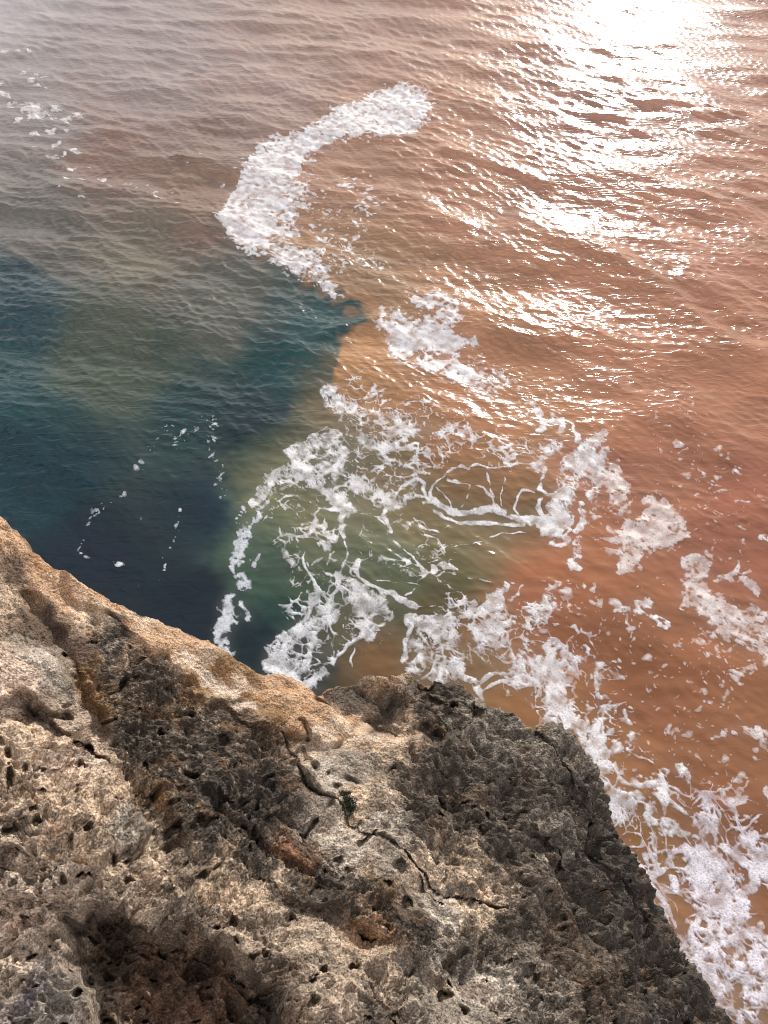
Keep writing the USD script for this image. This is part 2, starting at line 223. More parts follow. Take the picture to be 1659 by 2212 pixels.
def make_rock():
    rng = np.random.default_rng(5)
    rim = np.array(RIM, float)
    ang = np.arctan2(rim[:, 1] - QY, rim[:, 0] - QX); rad = np.hypot(rim[:, 0] - QX, rim[:, 1] - QY)
    arc = np.r_[0, np.cumsum(np.hypot(*np.diff(rim, axis=0).T))]
    NA, NS, NK = 800, 960, 70
    aa = np.interp(np.linspace(0, arc[-1], NA), arc, ang); rr = np.interp(aa, ang, rad)
    rr = rr + 3.0 * n2(np.arange(NA) / 9.0, np.zeros(NA), 40) + 1.5 * n2(np.arange(NA) / 3.0, np.zeros(NA), 41)
    ss = np.linspace(0.16, 1.0, NS)
    A, S = np.meshgrid(aa, ss, indexing='ij'); R = S * rr[:, None]
    px, py = QX + R * np.cos(A), QY + R * np.sin(A)
    x, y = px.ravel(), py.ravel()
    d = np.array(DEPTHS); d[:, 2] = 2.85 + (d[:, 2] - 2.85) * 0.86
    gx, gy = np.linspace(-400, 1800, 90), np.linspace(900, 2760, 90)
    G = np.stack(np.meshgrid(gx, gy, indexing='ij'), -1).reshape(-1, 2)
    tab = RBFInterpolator(d[:, :2] / 1000, d[:, 2], kernel='thin_plate_spline', smoothing=0.002)(G / 1000).reshape(90, 90)
    D = ndimage.map_coordinates(tab, [(x + 400) / 2200 * 89, (y - 900) / 1860 * 89], order=3, mode='nearest')
    # organic warp for all hand placed forms
    wx = x + 16 * n2(x / 60, y / 60, 50) + 7 * n2(x / 18, y / 18, 51); wy = y + 16 * n2(x / 60, y / 60, 52) + 7 * n2(x / 18, y / 18, 53)
    ledge_poly = [(100, 1215), (360, 1425), (620, 1595), (700, 1600), (870, 1600), (740, 1400), (0, 1000)]
    ledge_at = lambda a, b: _poly_dist(np.array([a]), np.array([b]), ledge_poly, True)[0] > -8
    E = np.zeros_like(x)                                 # metres farther from the eye
    hol = poly_dist(wx, wy, [(125, 2047), (145, 1962), (250, 1945), (375, 1950), (450, 1990), (545, 2055), (610, 2150), (640, 2260), (560, 2420), (260, 2420), (205, 2240), (195, 2172), (150, 2110)], True)
    E += 0.22 * sstep(-6, 40, hol) + 0.06 * sstep(30, 110, hol) + 0.035 * sstep(-10, 30, hol) * fb2(x / 28, y / 28, 60, 2)
    block = poly_dist(wx, wy, [(-60, 1370), (0, 1385), (30, 1384), (97, 1421), (136, 1457), (168, 1489), (177, 1544), (175, 1590), (143, 1596), (81, 1557), (30, 1520), (-60, 1530)], True)
    E -= 0.11 * sstep(-10, 22, block)
    under = poly_dist(wx, wy, [(26, 1492), (81, 1537), (130, 1531), (123, 1560), (143, 1590), (80, 1560), (30, 1520)], True)
    E += 0.09 * sstep(-8, 14, under)
    bould = poly_dist(wx, wy, [(-60, 1590), (0, 1580), (97, 1590), (156, 1602), (168, 1622), (200, 1635), (227, 1667), (270, 1693), (310, 1765), (334, 1800), (290, 1830), (240, 1868), (180, 1900), (130, 1930), (-60, 1960)], True)
    E -= 0.10 * sstep(-4, 22, bould)
    E += 0.13 * sstep(12, 0, poly_dist(wx, wy, [(240, 1868), (290, 1840), (336, 1798)])) * sstep(225, 290, x)
    for pts, w, dep in [([(190, 1615), (215, 1640), (235, 1660), (264, 1680)], 6, .12), ([(165, 1600), (180, 1612), (200, 1630)], 8, .15),
                        ([(614, 1585), (625, 1610), (642, 1639), (642, 1669), (658, 1705), (684, 1727), (724, 1741), (757, 1778), (793, 1803), (848, 1840), (881, 1858), (910, 1884), (939, 1902), (986, 1924), (1048, 1946), (1090, 1962)], 3.2, .055),
                        ([(645, 1690), (662, 1712), (690, 1730)], 6, .05), ([(905, 1892), (940, 1918), (965, 1940)], 4, .06), ([(640, 1560), (662, 1585), (668, 1600)], 5, .04),
                        ([(60, 1290), (130, 1380), (178, 1470), (196, 1550), (205, 1610)], 26, .10),
                        ([(270, 1690), (340, 1785), (430, 1868), (560, 1915), (700, 1985), (850, 2065), (950, 2110)], 34, .09), ([(430, 1730), (500, 1800), (600, 1860), (720, 1930)], 26, .07),
                        ([(690, 1510), (735, 1545), (800, 1572), (850, 1585)], 12, .06), ([(1230, 1700), (1262, 1800), (1310, 1900), (1380, 2020)], 22, .09), ([(1150, 1580), (1175, 1610), (1200, 1650), (1225, 1730)], 10, .10)]:
        q = poly_dist(x + (wx - x) * 0.35, y + (wy - y) * 0.35, pts)
        E += dep * sstep(w, w * 0.15, q)
    lip = poly_dist(wx, wy, [(638, 1645), (650, 1690), (700, 1730), (727, 1738), (705, 1700), (660, 1655)], True)
    E -= 0.05 * sstep(-8, 8, lip)
    ledge = poly_dist(wx, wy, [(100, 1215), (190, 1300), (260, 1355), (360, 1425), (430, 1505), (520, 1550), (620, 1595), (700, 1600), (1000, 1400), (400, 1200), (0, 1000)], True)
    E -= 0.07 * sstep(-10, 12, ledge)
    tip = poly_dist(wx, wy, [(670, 1480), (705, 1505), (745, 1545), (800, 1572), (870, 1597), (935, 1606), (985, 1600), (1040, 1560), (1100, 1400), (700, 1380)], True)
    E += 0.30 * sstep(-3, 14, tip)
    knob = poly_dist(wx, wy, [(1172, 1770), (1195, 1800), (1225, 1840), (1236, 1868)])
    E -= 0.12 * sstep(24, 3, knob)
    shell = poly_dist(wx, wy, [(765, 1992), (835, 1985), (842, 2040), (815, 2066), (770, 2040)], True)
    E += 0.07 * sstep(-6, 12, shell)
    for hx, hy, hr in [(29, 1793, 27), (22, 1858, 30), (51, 1888, 17), (197, 1804, 14), (157, 1811, 10), (58, 1749, 13), (9, 1758, 12), (126, 1906, 12), (175, 1902, 11), (580, 1877, 16), (456, 1906, 17), (445, 2074, 30), (664, 1636, 13),
                       (673, 1658, 11), (769, 1678, 12), (716, 1667, 7), (886, 1625, 12), (935, 1592, 17), (917, 1574, 13), (961, 1533, 15), (1063, 1680, 13), (1130, 1575, 11), (758, 1858, 13), (709, 1760, 12), (1144, 1747, 13), (1175, 1792, 16), (846, 1645, 9),
                       (1010, 2162, 16), (1140, 2120, 14), (1240, 1960, 14), (1020, 1720, 10), (1100, 1640, 10), (1190, 2010, 12), (1110, 2080, 10), (20, 1690, 12), (70, 1660, 9), (290, 1900, 10), (380, 1905, 12), (510, 1960, 14), (390, 1800, 14), (475, 1730, 18), (440, 1790, 20)]:
        q = np.hypot(wx - hx, wy - hy); E += 0.07 * (hr / 14) ** 0.7 * sstep(hr * 1.2, hr * 0.35, q)
    for _ in range(330):                                  # scattered solution holes
        hx, hy = rng.uniform(-100, 1500), rng.uniform(1330, 2300)
        hr = 5.0 + 11.0 * rng.uniform() ** 2.2
        sel = np.where((np.abs(wx - hx) < hr * 1.9) & (np.abs(wy - hy) < hr * 1.9))[0]
        if not len(sel) or ledge_at(hx, hy): continue
        q = np.hypot((wx[sel] - hx) * rng.uniform(.65, 1.1), (wy[sel] - hy) * rng.uniform(.9, 1.3))
        E[sel] += (0.022 + 0.045 * hr / 14) * sstep(hr * 1.05, hr * 0.45, q)
    P = EYE + ray(x, y) * (D + E)[:, None]
    P0 = EYE + ray(x, y) * D[:, None]
    # the seaward face below the rim
    g0 = P0.reshape(NA, NS, 3); g = P.reshape(NA, NS, 3)
    rimpt = g[:, -1]
    out = g0[:, -1] - g0[:, -80]; out[:, 2] = 0; out /= np.linalg.norm(out, axis=1, keepdims=True)
    for c in (0, 1): out[:, c] = ndimage.gaussian_filter1d(out[:, c], 25)
    out /= np.linalg.norm(out, axis=1, keepdims=True)
    tt = np.linspace(0, 1, NK + 1)[1:] ** 1.6
    drop = (rimpt[:, 2] + 0.9)[:, None] * tt
    over = 0.06 * (1 - np.exp(-drop / 0.12)) + 0.13 * drop
    sk = rimpt[:, None, :] + out[:, None, :] * over[..., None]; sk[..., 2] -= drop
    V = np.concatenate([g, sk], 1); NT = NS + NK
    I, J = np.meshgrid(np.arange(NA - 1), np.arange(NT - 1), indexing='ij'); b = I * NT + J
    quad = np.stack([b, b + 1, b + NT + 1, b + NT], -1).reshape(-1, 4)
    F = np.vstack([quad[:, [0, 2, 1]], quad[:, [0, 3, 2]]])
    V = V.reshape(-1, 3)
    pxa = np.concatenate([px, np.repeat(px[:, -1:], NK, 1)], 1).ravel(); pya = np.concatenate([py, np.repeat(py[:, -1:], NK, 1)], 1).ravel()
    face = np.concatenate([np.zeros((NA, NS)), np.repeat(tt[None], NA, 0)], 1).ravel()
    S0 = np.concatenate([g0, sk], 1).reshape(-1, 3)
    NM = normals(S0, F)
    if NM[NS // 2, 2] < 0: F = F[:, ::-1]; NM = -NM
    for c in range(3):
        NM[:, c] = ndimage.gaussian_filter(NM[:, c].reshape(NA, NT), (5, 9)).ravel()
    NM /= np.linalg.norm(NM, axis=1, keepdims=True)
    # relief of the weathered limestone: rolling forms, honeycomb pits in three sizes, fine grain
    dark = sstep(300, 420, pxa + 0.0) * sstep(1500, 1560, pya + 0.62 * (pxa - 300) * 0 + 60)
    mid = sstep(-30, 30, poly_dist(pxa, pya, [(200, 1330), (430, 1500), (620, 1590), (640, 1720), (760, 1830), (900, 1960), (1000, 2060), (900, 2080), (700, 1975), (430, 1860), (300, 1760), (240, 1640), (210, 1500)], True))
    right = sstep(-60, 60, poly_dist(pxa, pya, [(760, 1480), (1300, 1400), (1700, 2300), (1200, 2400), (1000, 2060), (880, 1900), (760, 1760), (900, 1600)], True))
    slab = sstep(-25, 25, poly_dist(pxa, pya, [(630, 1600), (780, 1620), (820, 1690), (900, 1780), (1100, 1900), (1060, 2010), (850, 1930), (700, 1850), (650, 1760)], True))
    fore = sstep(-30, 40, poly_dist(pxa, pya, [(-200, 1580), (170, 1600), (330, 1750), (560, 1910), (900, 2090), (1000, 2300), (-300, 2500)], True))
    ledgew = sstep(-15, 15, poly_dist(pxa, pya, [(0, 1100), (400, 1380), (740, 1470), (870, 1600), (700, 1590), (520, 1540), (360, 1420), (150, 1290), (60, 1230)], True))
    h = 0.055 * fb3(V * 2.2, 1, 2) + 0.028 * fb3(V * 7.0, 4, 2)
    # strike direction: beds run down to the right
    i0, i1 = [np.argmin((x - a) ** 2 + (y - b) ** 2) for a, b in ((300, 1480), (1000, 2060))]
    T = P0[i1] - P0[i0]; T /= np.linalg.norm(T)
    def along(p, k): q = p @ T; return p - np.outer(q, T) * (1 - k)
    st = along(V, 0.5)
    h += (0.016 * (0.35 + right + 0.5 * mid)) * fb3(st * 17.0, 8, 2)
    bed = fb3(along(V, 0.16) * 4.2, 17, 2); h += 0.045 * (0.25 + 0.7 * mid + 0.9 * right - 0.6 * slab) * (np.abs(bed) ** 0.8 - 0.4)
    area = np.linalg.norm(np.cross(V[F[:, 1]] - V[F[:, 0]], V[F[:, 2]] - V[F[:, 0]]), axis=1)
    def pits(cell, amp, weight, seed, coords=None, sharp=1.6):
        n = int(area.sum() * 0.5 / cell ** 2 * 2.0); rg = np.random.default_rng(seed)
        fi = rg.choice(len(F), n, p=area / area.sum()); u = rg.uniform(0, 1, (n, 2)); u.sort(1)
        bc = np.stack([u[:, 0], u[:, 1] - u[:, 0], 1 - u[:, 1]], 1)
        c = V if coords is None else coords
        s = (c[F[fi]] * bc[:, :, None]).sum(1)
        j = cell * 0.35
        q = c + j * np.stack([n3(V / cell * 0.8, 20), n3(V / cell * 0.8, 21), n3(V / cell * 0.8, 22)], 1)
        dist, idx = cKDTree(s).query(q, k=2, workers=-1)
        amp_c = rg.uniform(0.0, 1.0, n)[idx[:, 0]] ** 1.4
        g = np.clip((dist[:, 1] - dist[:, 0]) / (cell * 0.55), 0, 1)
        return -amp * weight * amp_c * (1 - (1 - g) ** 2)
    patch = sstep(-0.35, 0.5, n3(V * 5.0, 30))
    p2 = sstep(-0.4, 0.4, n3(V * 9.0, 31))
    h += pits(0.11, 0.085, (0.2 + 0.8 * patch) * (0.2 + 0.55 * mid + 0.75 * fore + 0.6 * right - 0.45 * slab) * (1 - 0.8 * ledgew), 59)
    h += pits(0.055, 0.064, (0.3 + 0.7 * p2) * (0.35 + 0.6 * mid + 0.75 * fore + 0.45 * right - 0.25 * slab) * (1 - 0.7 * ledgew), 60)
    h += pits(0.030, 0.030, (0.4 + 0.6 * patch) * (0.5 + 0.7 * mid + 0.55 * fore + 0.2 * right - 0.1 * slab) * (1 - 0.65 * ledgew), 61)
    h += pits(0.030, 0.024, right * (1 - 0.5 * slab) * (0.4 + 0.6 * p2), 63, along(V, 0.55))
    h += pits(0.017, 0.011, (0.5 + 0.5 * mid + 0.3 * right) * (1 - 0.5 * ledgew), 62)
    h += 0.014 * np.abs(n3(V * 22.0, 14)) * (0.3 + 0.8 * mid + 0.7 * right) * (1 - 0.6 * ledgew)
    h += 0.0035 * n3(V * 70.0, 12) + 0.0025 * n3(V * 130.0, 13)
    h *= 1.0 + 1.2 * sstep(0.02, 0.3, face)
    # the tall face also gets ledges and gullies
    h += sstep(0.03, 0.3, face) * (0.12 * fb3(V * 1.5, 33, 2))
    W = V + NM * h[:, None]
    # colour of the stone itself
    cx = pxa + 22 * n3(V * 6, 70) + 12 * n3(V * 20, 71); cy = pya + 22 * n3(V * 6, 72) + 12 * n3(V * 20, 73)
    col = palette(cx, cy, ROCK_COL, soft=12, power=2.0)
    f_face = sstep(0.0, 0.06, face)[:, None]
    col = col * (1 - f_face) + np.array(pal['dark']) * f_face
    lum = col.mean(1, keepdims=True); col = lum + (col - lum) * 0.85
    grain = fb3(V * 28.0, 76, 3)
    gr2 = fb3(along(V, 0.5) * 52.0, 80, 2)
    rough = np.clip(0.55 + 0.5 * mid + 0.45 * right - 0.2 * ledgew, 0.2, 1)
    col = col * np.exp(0.5 * grain * rough)[:, None]
    chip = sstep(0.25, 0.75, gr2) * np.clip(0.6 * mid + 0.35 * right + 0.25 * fore, 0, 0.8)       # bare pale chips in the dark crust
    col = col * (1 - chip[:, None]) + np.array([.40, .345, .285]) * chip[:, None]
    crust = np.maximum(sstep(0.25, 0.7, fb3(V * 11.0, 90, 3)) * (1 - ledgew), 0.9 * sstep(0.1, 0.6, fb3(V * 33.0, 86, 2))) * np.clip(0.15 + 0.6 * mid + 0.6 * right + 0.35 * fore, 0, 0.85)
    col = col * (1 - 0.8 * crust[:, None]) + np.array([.035, .030, .025]) * 0.8 * crust[:, None]
    crusty = (1 - 0.55 * np.concatenate([sstep(20, 70, hol).reshape(NA, NS), np.zeros((NA, NK))], 1).ravel()) * np.clip(0.14 + 0.85 * mid + 0.75 * right - 0.35 * slab + 0.5 * fore * sstep(-0.3, 0.5, n3(V * 3.0, 34)), 0.05, 1) * (1 - 0.85 * ledgew) * np.clip(1 - f_face[:, 0] * .5, 0, 1)
    iron = sstep(0.45, 0.9, fb3(V * 8.0, 95, 2)) * (0.15 + 0.4 * ledgew + 0.12 * mid)
    col = col * (1 - iron[:, None]) + np.array([.27, .13, .05]) * iron[:, None]
    # bare white flakes
    for pts in [[(505, 1520), (520, 1508), (560, 1515), (548, 1532), (518, 1533)], [(664, 1575), (680, 1567), (715, 1568), (732, 1577), (690, 1583), (668, 1587)], [(697, 1596), (716, 1592), (730, 1612), (706, 1614)],
                [(385, 1405), (405, 1402), (440, 1440), (480, 1465), (522, 1497), (505, 1505), (460, 1475), (425, 1455)], [(755, 1588), (800, 1580), (860, 1600), (830, 1602)], [(860, 1478), (900, 1475), (905, 1498), (870, 1500)], [(150, 1625), (215, 1640), (225, 1690), (170, 1680)]]:
        q = sstep(-3, 4, poly_dist(pxa + 8 * n3(V * 18, 74), pya + 8 * n3(V * 18, 75), pts, True))[:, None] * 0.85
        col = col * (1 - q) + np.array(pal['white']) * 0.85 * q
    col = col * np.array([1.02, .97, .90])
    col = np.clip(col, 0.015, 0.75)
    return dict(crusty=crusty, V=W, F=F, px=pxa, py=pya, face=face, col=col, NA=NA, NS=NS, NT=NT, V0=V)
RK = make_rock()

cliff = UsdGeom.Xform.Define(stage, '/World/cliff')
tag(cliff, 'weathered pitted limestone cliff top falling away to the sea', 'cliff', kind='structure')
def split_rock():
    F = RK['F']; c = F[:, 0]
    F = F[((RK['px'][c] > -260) & (RK['py'][c] < 2420)) | (RK['face'][c] > 0)]; c = F[:, 0]
    x, y, fc = RK['px'][c], RK['py'][c], RK['face'][c]
    ins = lambda pts: poly_dist(x, y, pts, True) > 0
    reg = np.zeros(len(F), int)
    reg[ins([(-400, 900), (0, 1000), (1000, 1400), (870, 1600), (700, 1600), (620, 1592), (520, 1548), (430, 1505), (360, 1424), (260, 1354), (190, 1300), (100, 1235), (-400, 1100)])] = 1
    reg[ins([(705, 1505), (745, 1545), (870, 1597), (985, 1604), (1250, 1640), (1500, 1300), (700, 1300), (672, 1490)])] = 2
    reg[ins([(614, 1585), (642, 1639), (642, 1669), (684, 1727), (757, 1778), (848, 1840), (910, 1884), (986, 1924), (1090, 1962), (1600, 2800), (1900, 2700), (1250, 1640), (985, 1604), (870, 1597), (700, 1600)])] = 3
    reg[ins([(-400, 1370), (0, 1385), (97, 1421), (136, 1457), (168, 1489), (177, 1544), (175, 1590), (143, 1600), (81, 1570), (-400, 1560)])] = 4
    reg[ins([(-400, 1560), (81, 1570), (143, 1600), (200, 1635), (270, 1693), (336, 1798), (240, 1868), (130, 1930), (-400, 1960)])] = 5
    reg[ins([(-400, 1960), (130, 1930), (240, 1868), (336, 1798), (430, 1868), (560, 1915), (700, 1985), (850, 2065), (1000, 2200), (1200, 2800), (-400, 2800)])] = 6
    reg[fc > 0] = 7
    names = {0: ('rock_slope', 'dark brown crumbly rock slope between the pale rim and foreground'), 1: ('rock_rim', 'pale orange rock rim along the edge above the blue water'),
             2: ('rock_point', 'lower dark rock point reaching towards the foam'), 3: ('rock_slab', 'grey-black cracked rock slab on the right above muddy water'),
             4: ('rock_block', 'grey pitted rock block at the left edge'), 5: ('boulder', 'pale beige honeycombed boulder at the left edge'),
             6: ('rock_hollow', 'foreground rock with a deep dark hollow'), 7: ('cliff_face', 'dark steep cliff face below the rim')}
    nrm = normals(RK['V'], F)
    for k, (nm, lab) in names.items():
        f, v, n, c, cr = compact(F[reg == k], RK['V'], nrm, RK['col'], RK['crusty'])
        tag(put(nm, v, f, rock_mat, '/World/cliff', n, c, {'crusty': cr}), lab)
split_rock()
def rock_at(px, py):
    i = np.argmin((RK['px'] - px) ** 2 + (RK['py'] - py) ** 2 + 1e6 * (RK['face'] > 0)); return RK['V'][i]

# ------------------------------------------------------------------ sea surface
def axis(a, b, step, lo, hi, grow=1.35):
    mid = np.arange(a, b + step, step); left, right = [], []
    x, s = mid[0], step
    while x > lo: s *= grow; x -= s; left.append(max(x, lo))
    x, s = mid[-1], step
    while x < hi: s *= grow; x += s; right.append(min(x, hi))
    return np.r_[left[::-1], mid, right]
GX = axis(-90, 1750, 2.5, -3000, 4700)
GY = np.r_[np.linspace(-736, -120, 60), axis(-112, 2280, 2.4, -113, 2950)[1:]]
SX, SY = np.meshgrid(GX, GY, indexing='ij')
NX, NY = SX.shape
sx, sy = SX.ravel(), SY.ravel()
SEA = on_sea(sx, sy)

# wave trains: many sine components about the wind direction, faded out where the mesh is too coarse to carry them
def waves():
    rng = np.random.default_rng(11)
    X, Y = SEA[:, 0], SEA[:, 1]
    r = ray(sx, sy); dep = H / -r[:, 2]
    sind = -r[:, 2] / np.linalg.norm(r, axis=1)
    fx = dep * K * 2.6; fy = fx / np.maximum(sind, 0.02)
    rough_zone = 0.50 + 0.65 * sstep(1050, 350, sy) + 0.45 * sstep(420, 60, sy) + 0.25 * sstep(700, 400, sx) * sstep(1200, 700, sy) + 0.5 * np.exp(-((sx - 640) / 200) ** 2 - ((sy - 760) / 160) ** 2)
    calm = sstep(900, 1300, sy) * sstep(560, 420, sx)                       # sheltered blue water
    chop = np.clip(rough_zone - 0.45 * calm - 0.25 * sstep(1100, 1500, sy), 0.12, 1.4)
    Z = np.zeros(len(X)); DX = np.zeros(len(X)); DY = np.zeros(len(X))
    N = 120; lam = np.exp(rng.uniform(math.log(0.11), math.log(6.0), N))
    base = math.radians(-112)
    bands = np.exp(np.linspace(math.log(0.11), math.log(6.0), 9)); X3, Y3 = X.astype(np.float32), Y.astype(np.float32)
    bn = [(0.9 * n2(X3 / (3 * l) + l * 7, Y3 / (3 * l), 200), 0.75 + 0.65 * n2(X3 / (2.4 * l) + 31 * l, Y3 / (2.4 * l), 201),
           np.exp(-0.35 * (2 * math.pi / l) ** 2 * fx ** 2).astype(np.float32), (-0.35 * (2 * math.pi / l) ** 2 * fy ** 2).astype(np.float32)) for l in bands]
    chop3 = chop.astype(np.float32)
    for l in lam:
        bi = int(np.argmin(np.abs(np.log(bands / l)))); wrp, env, _, _ = bn[bi]
        th = base + rng.normal(0, 0.42 if l > 0.8 else 0.65); k = 2 * math.pi / l
        kx, ky = k * math.cos(th), k * math.sin(th)
        slope = 0.020 if l > 1.5 else (0.020 if l > 0.7 else (0.043 if l > 0.18 else 0.03))
        w = np.exp(-0.14 * ((kx * fx) ** 2 + (ky * fy) ** 2)).astype(np.float32)
        ph = (kx * X + ky * Y + rng.uniform(0, 6.283)).astype(np.float32) + wrp * np.float32(rng.uniform(.6, 1.4))
        amp = (slope / k) * w * env * (chop3 if l < 1.5 else 0.6 + 0.4 * chop3)
        c, s = np.cos(ph), np.sin(ph)
        Z += amp * c; DX -= 0.85 * amp * s * math.cos(th); DY -= 0.85 * amp * s * math.sin(th)
    # swell crests one can follow by eye
    for pts, w, a in [([(1120, 470), (1200, 495), (1300, 545), (1420, 622), (1520, 700), (1640, 760)], 27, .11), ([(1480, 590), (1580, 650), (1700, 740)], 24, .07), ([(830, 410), (900, 430), (1000, 500)], 22, .10),
                      ([(1230, 1330), (1330, 1345), (1420, 1390), (1500, 1440)], 60, .06), ([(960, 330), (1060, 350), (1180, 400)], 14, .10), ([(700, 730), (760, 700), (810, 690)], 12, .06)]:
        q = poly_dist(sx + 10 * n2(X * .8, Y * .8, 205), sy + 10 * n2(X * .8, Y * .8, 206), pts)
        Z += a * np.exp(-(q / w) ** 2)
    far = sstep(-60, -300, sy)
    return np.stack([X + DX * (1 - far), Y + DY * (1 - far), Z * (1 - 0.8 * far)], 1)
SW = waves()

C = lambda r, g, b, k=1.0: lin(r, g, b) * k
LEFT = [(100, 1000, C(10, 52, 62)), (200, 1200, C(2, 36, 52)), (400, 1300, C(2, 34, 50)), (450, 1100, C(5, 44, 60)), (50, 850, C(25, 62, 66)), (220, 790, C(58, 70, 56)), (270, 720, C(72, 78, 66)), (50, 650, C(30, 58, 66)), (400, 860, C(22, 56, 58)), (550, 900, C(14, 48, 56)),
        (600, 780, C(26, 64, 66)), (700, 720, C(34, 66, 68)), (650, 660, C(60, 74, 72)), (480, 650, C(86, 88, 76)), (300, 560, C(105, 96, 76)), (100, 480, C(96, 92, 80)), (450, 420, C(128, 98, 78)), (250, 330, C(132, 98, 80)), (60, 250, C(132, 120, 112)), (300, 150, C(142, 124, 116)), (600, 150, C(152, 122, 108)), (0, 0, C(156, 144, 144)), (560, 560, C(84, 84, 74)),
        (640, 1080, C(108, 110, 74)), (600, 1200, C(58, 88, 72)), (690, 1120, C(116, 114, 78)), (650, 1170, C(96, 108, 78)), (760, 1180, C(92, 100, 74)), (860, 1215, C(84, 98, 74)), (810, 1120, C(104, 106, 76)), (900, 1100, C(124, 112, 72)), (1000, 1140, C(122, 108, 70)), (1000, 1220, C(108, 100, 62)), (620, 1320, C(34, 64, 60)), (560, 1380, C(4, 42, 52)), (700, 1290, C(74, 90, 66)), (850, 1290, C(84, 92, 60)),
        (960, 1250, C(84, 80, 46)), (1050, 1160, C(126, 108, 72)), (1100, 1200, C(128, 104, 68)), (860, 1000, C(132, 106, 62)), (1000, 1050, C(142, 102, 58)), (1080, 1070, C(150, 106, 62)), (950, 980, C(158, 108, 64)), (800, 1430, C(124, 88, 44)), (740, 1350, C(86, 82, 50)), (680, 1430, C(44, 52, 50)), (900, 1360, C(100, 84, 48)), (760, 920, C(120, 100, 66)), (930, 1420, C(128, 92, 52)), (730, 1000, C(84, 88, 62))]
RIGHT = [(800, 730, C(182, 116, 70)), (760, 820, C(178, 116, 68)), (1000, 880, C(176, 104, 66)), (900, 900, C(170, 106, 64)), (1100, 960, C(174, 106, 66)), (1300, 700, C(180, 106, 76)), (1500, 500, C(176, 104, 78)), (1000, 400, C(172, 104, 78)), (1300, 200, C(166, 100, 82)), (800, 350, C(160, 100, 76)), (700, 60, C(160, 108, 94)), (1600, 800, C(176, 100, 68)), (1600, 1100, C(158, 80, 54)), (1400, 1050, C(170, 92, 62)),
         (1200, 1300, C(168, 88, 50)), (1400, 1500, C(154, 82, 44)), (1500, 1650, C(152, 84, 46)), (1100, 1530, C(142, 84, 38)), (1250, 1650, C(146, 88, 42)), (1400, 1850, C(150, 92, 48)), (1600, 1900, C(148, 82, 46)), (1500, 2150, C(150, 96, 62)), (950, 700, C(176, 108, 74)), (800, 620, C(150, 104, 76)), (1000, 1450, C(140, 92, 48)), (1150, 1400, C(160, 90, 50))]
COAST = [(560, -150), (600, 60), (700, 180), (690, 270), (600, 310), (545, 350), (485, 450), (520, 540), (620, 590), (700, 640), (755, 655), (782, 690), (738, 728), (748, 790), (712, 850), (745, 890), (840, 915), (930, 940), (1040, 980), (1130, 1010), (1185, 1080), (1180, 1150), (1110, 1220), (1060, 1280), (980, 1340), (960, 1400), (1000, 1480), (1300, 2300), (3000, 2300), (3000, -150)]
def sea_colour():
    X, Y = SEA[:, 0], SEA[:, 1]
    w = 26 * n2(X * 0.7, Y * 0.7, 210) + 15 * n2(X * 2.2, Y * 2.2, 212) + 9 * n2(X * 6, Y * 6, 220); w2 = 26 * n2(X * 0.7, Y * 0.7, 211) + 15 * n2(X * 2.2, Y * 2.2, 213) + 9 * n2(X * 6, Y * 6, 221)
    m = (sx > -200) & (sx < 1860) & (sy > -200) & (sy < 2400)
    x, y = np.clip(sx, -200, 1860) + w, np.clip(sy, -150, 2400) + w2
    L = palette(x, y, LEFT, 45, 2); R = palette(x, y, RIGHT, 60, 2)
    sd = poly_dist(sx + 0.35 * w, sy + 0.35 * w2, COAST, True)
    sd = sd + 15 * fb2(X * 2.4, Y * 2.4, 218, 3) * sstep(450, 620, sy) * sstep(1500, 1300, sy)
    soft = np.interp(sy, [0, 250, 480, 640, 850, 950, 1300, 1500], [160, 60, 24, 14, 12, 60, 40, 40])
    q = sstep(-1, 1, sd / soft)[:, None]
    c = (L * (1 - q) + R * q)
    lum = R.mean(1, keepdims=True); R = (lum + (R - lum) * 0.76) * np.array([.90, 1.045, .90]); ll = L.mean(1, keepdims=True); L = (ll + (L - ll) * np.where(ll > .07, .82, 1.12)) * np.clip(ll / .045, .55, 1); L = np.clip(L, .002, 1); c = (L * 0.9 * (1 - q) + R * q)
    cloud = 1 + 0.13 * fb2(X * 0.9 + .5 * n2(X, Y, 222), Y * 1.6 + .5 * n2(X, Y, 223), 215, 4, .6)                        # drifting silt
    return c * cloud[:, None]
WCOL = sea_colour()

# ------------------------------------------------------------------ foam, drawn as strokes on the water
T = {1: (0, 1075.6, .5), 2: (0, 1647, .5), 3: (829.5, 1647, .5), 4: (829.5, 1075.6, .5), 5: (403.3, 806.7, .5673), 6: (0, 0, .5), 7: (829.5, 0, .5), 8: (0, 537.8, .5), 0: (0, 0, 1.0)}
FEAT = []
def feature(name, label, cat, kind='lace', tint=(.80, .79, .80), group=None, thick=0.02, stuff=False, **strokes):
    FEAT.append(dict(name=name, label=label, cat=cat, kind=kind, tint=tint, group=group, thick=thick, stuff=stuff, strokes=strokes.get('s', []), polys=strokes.get('p', [])))
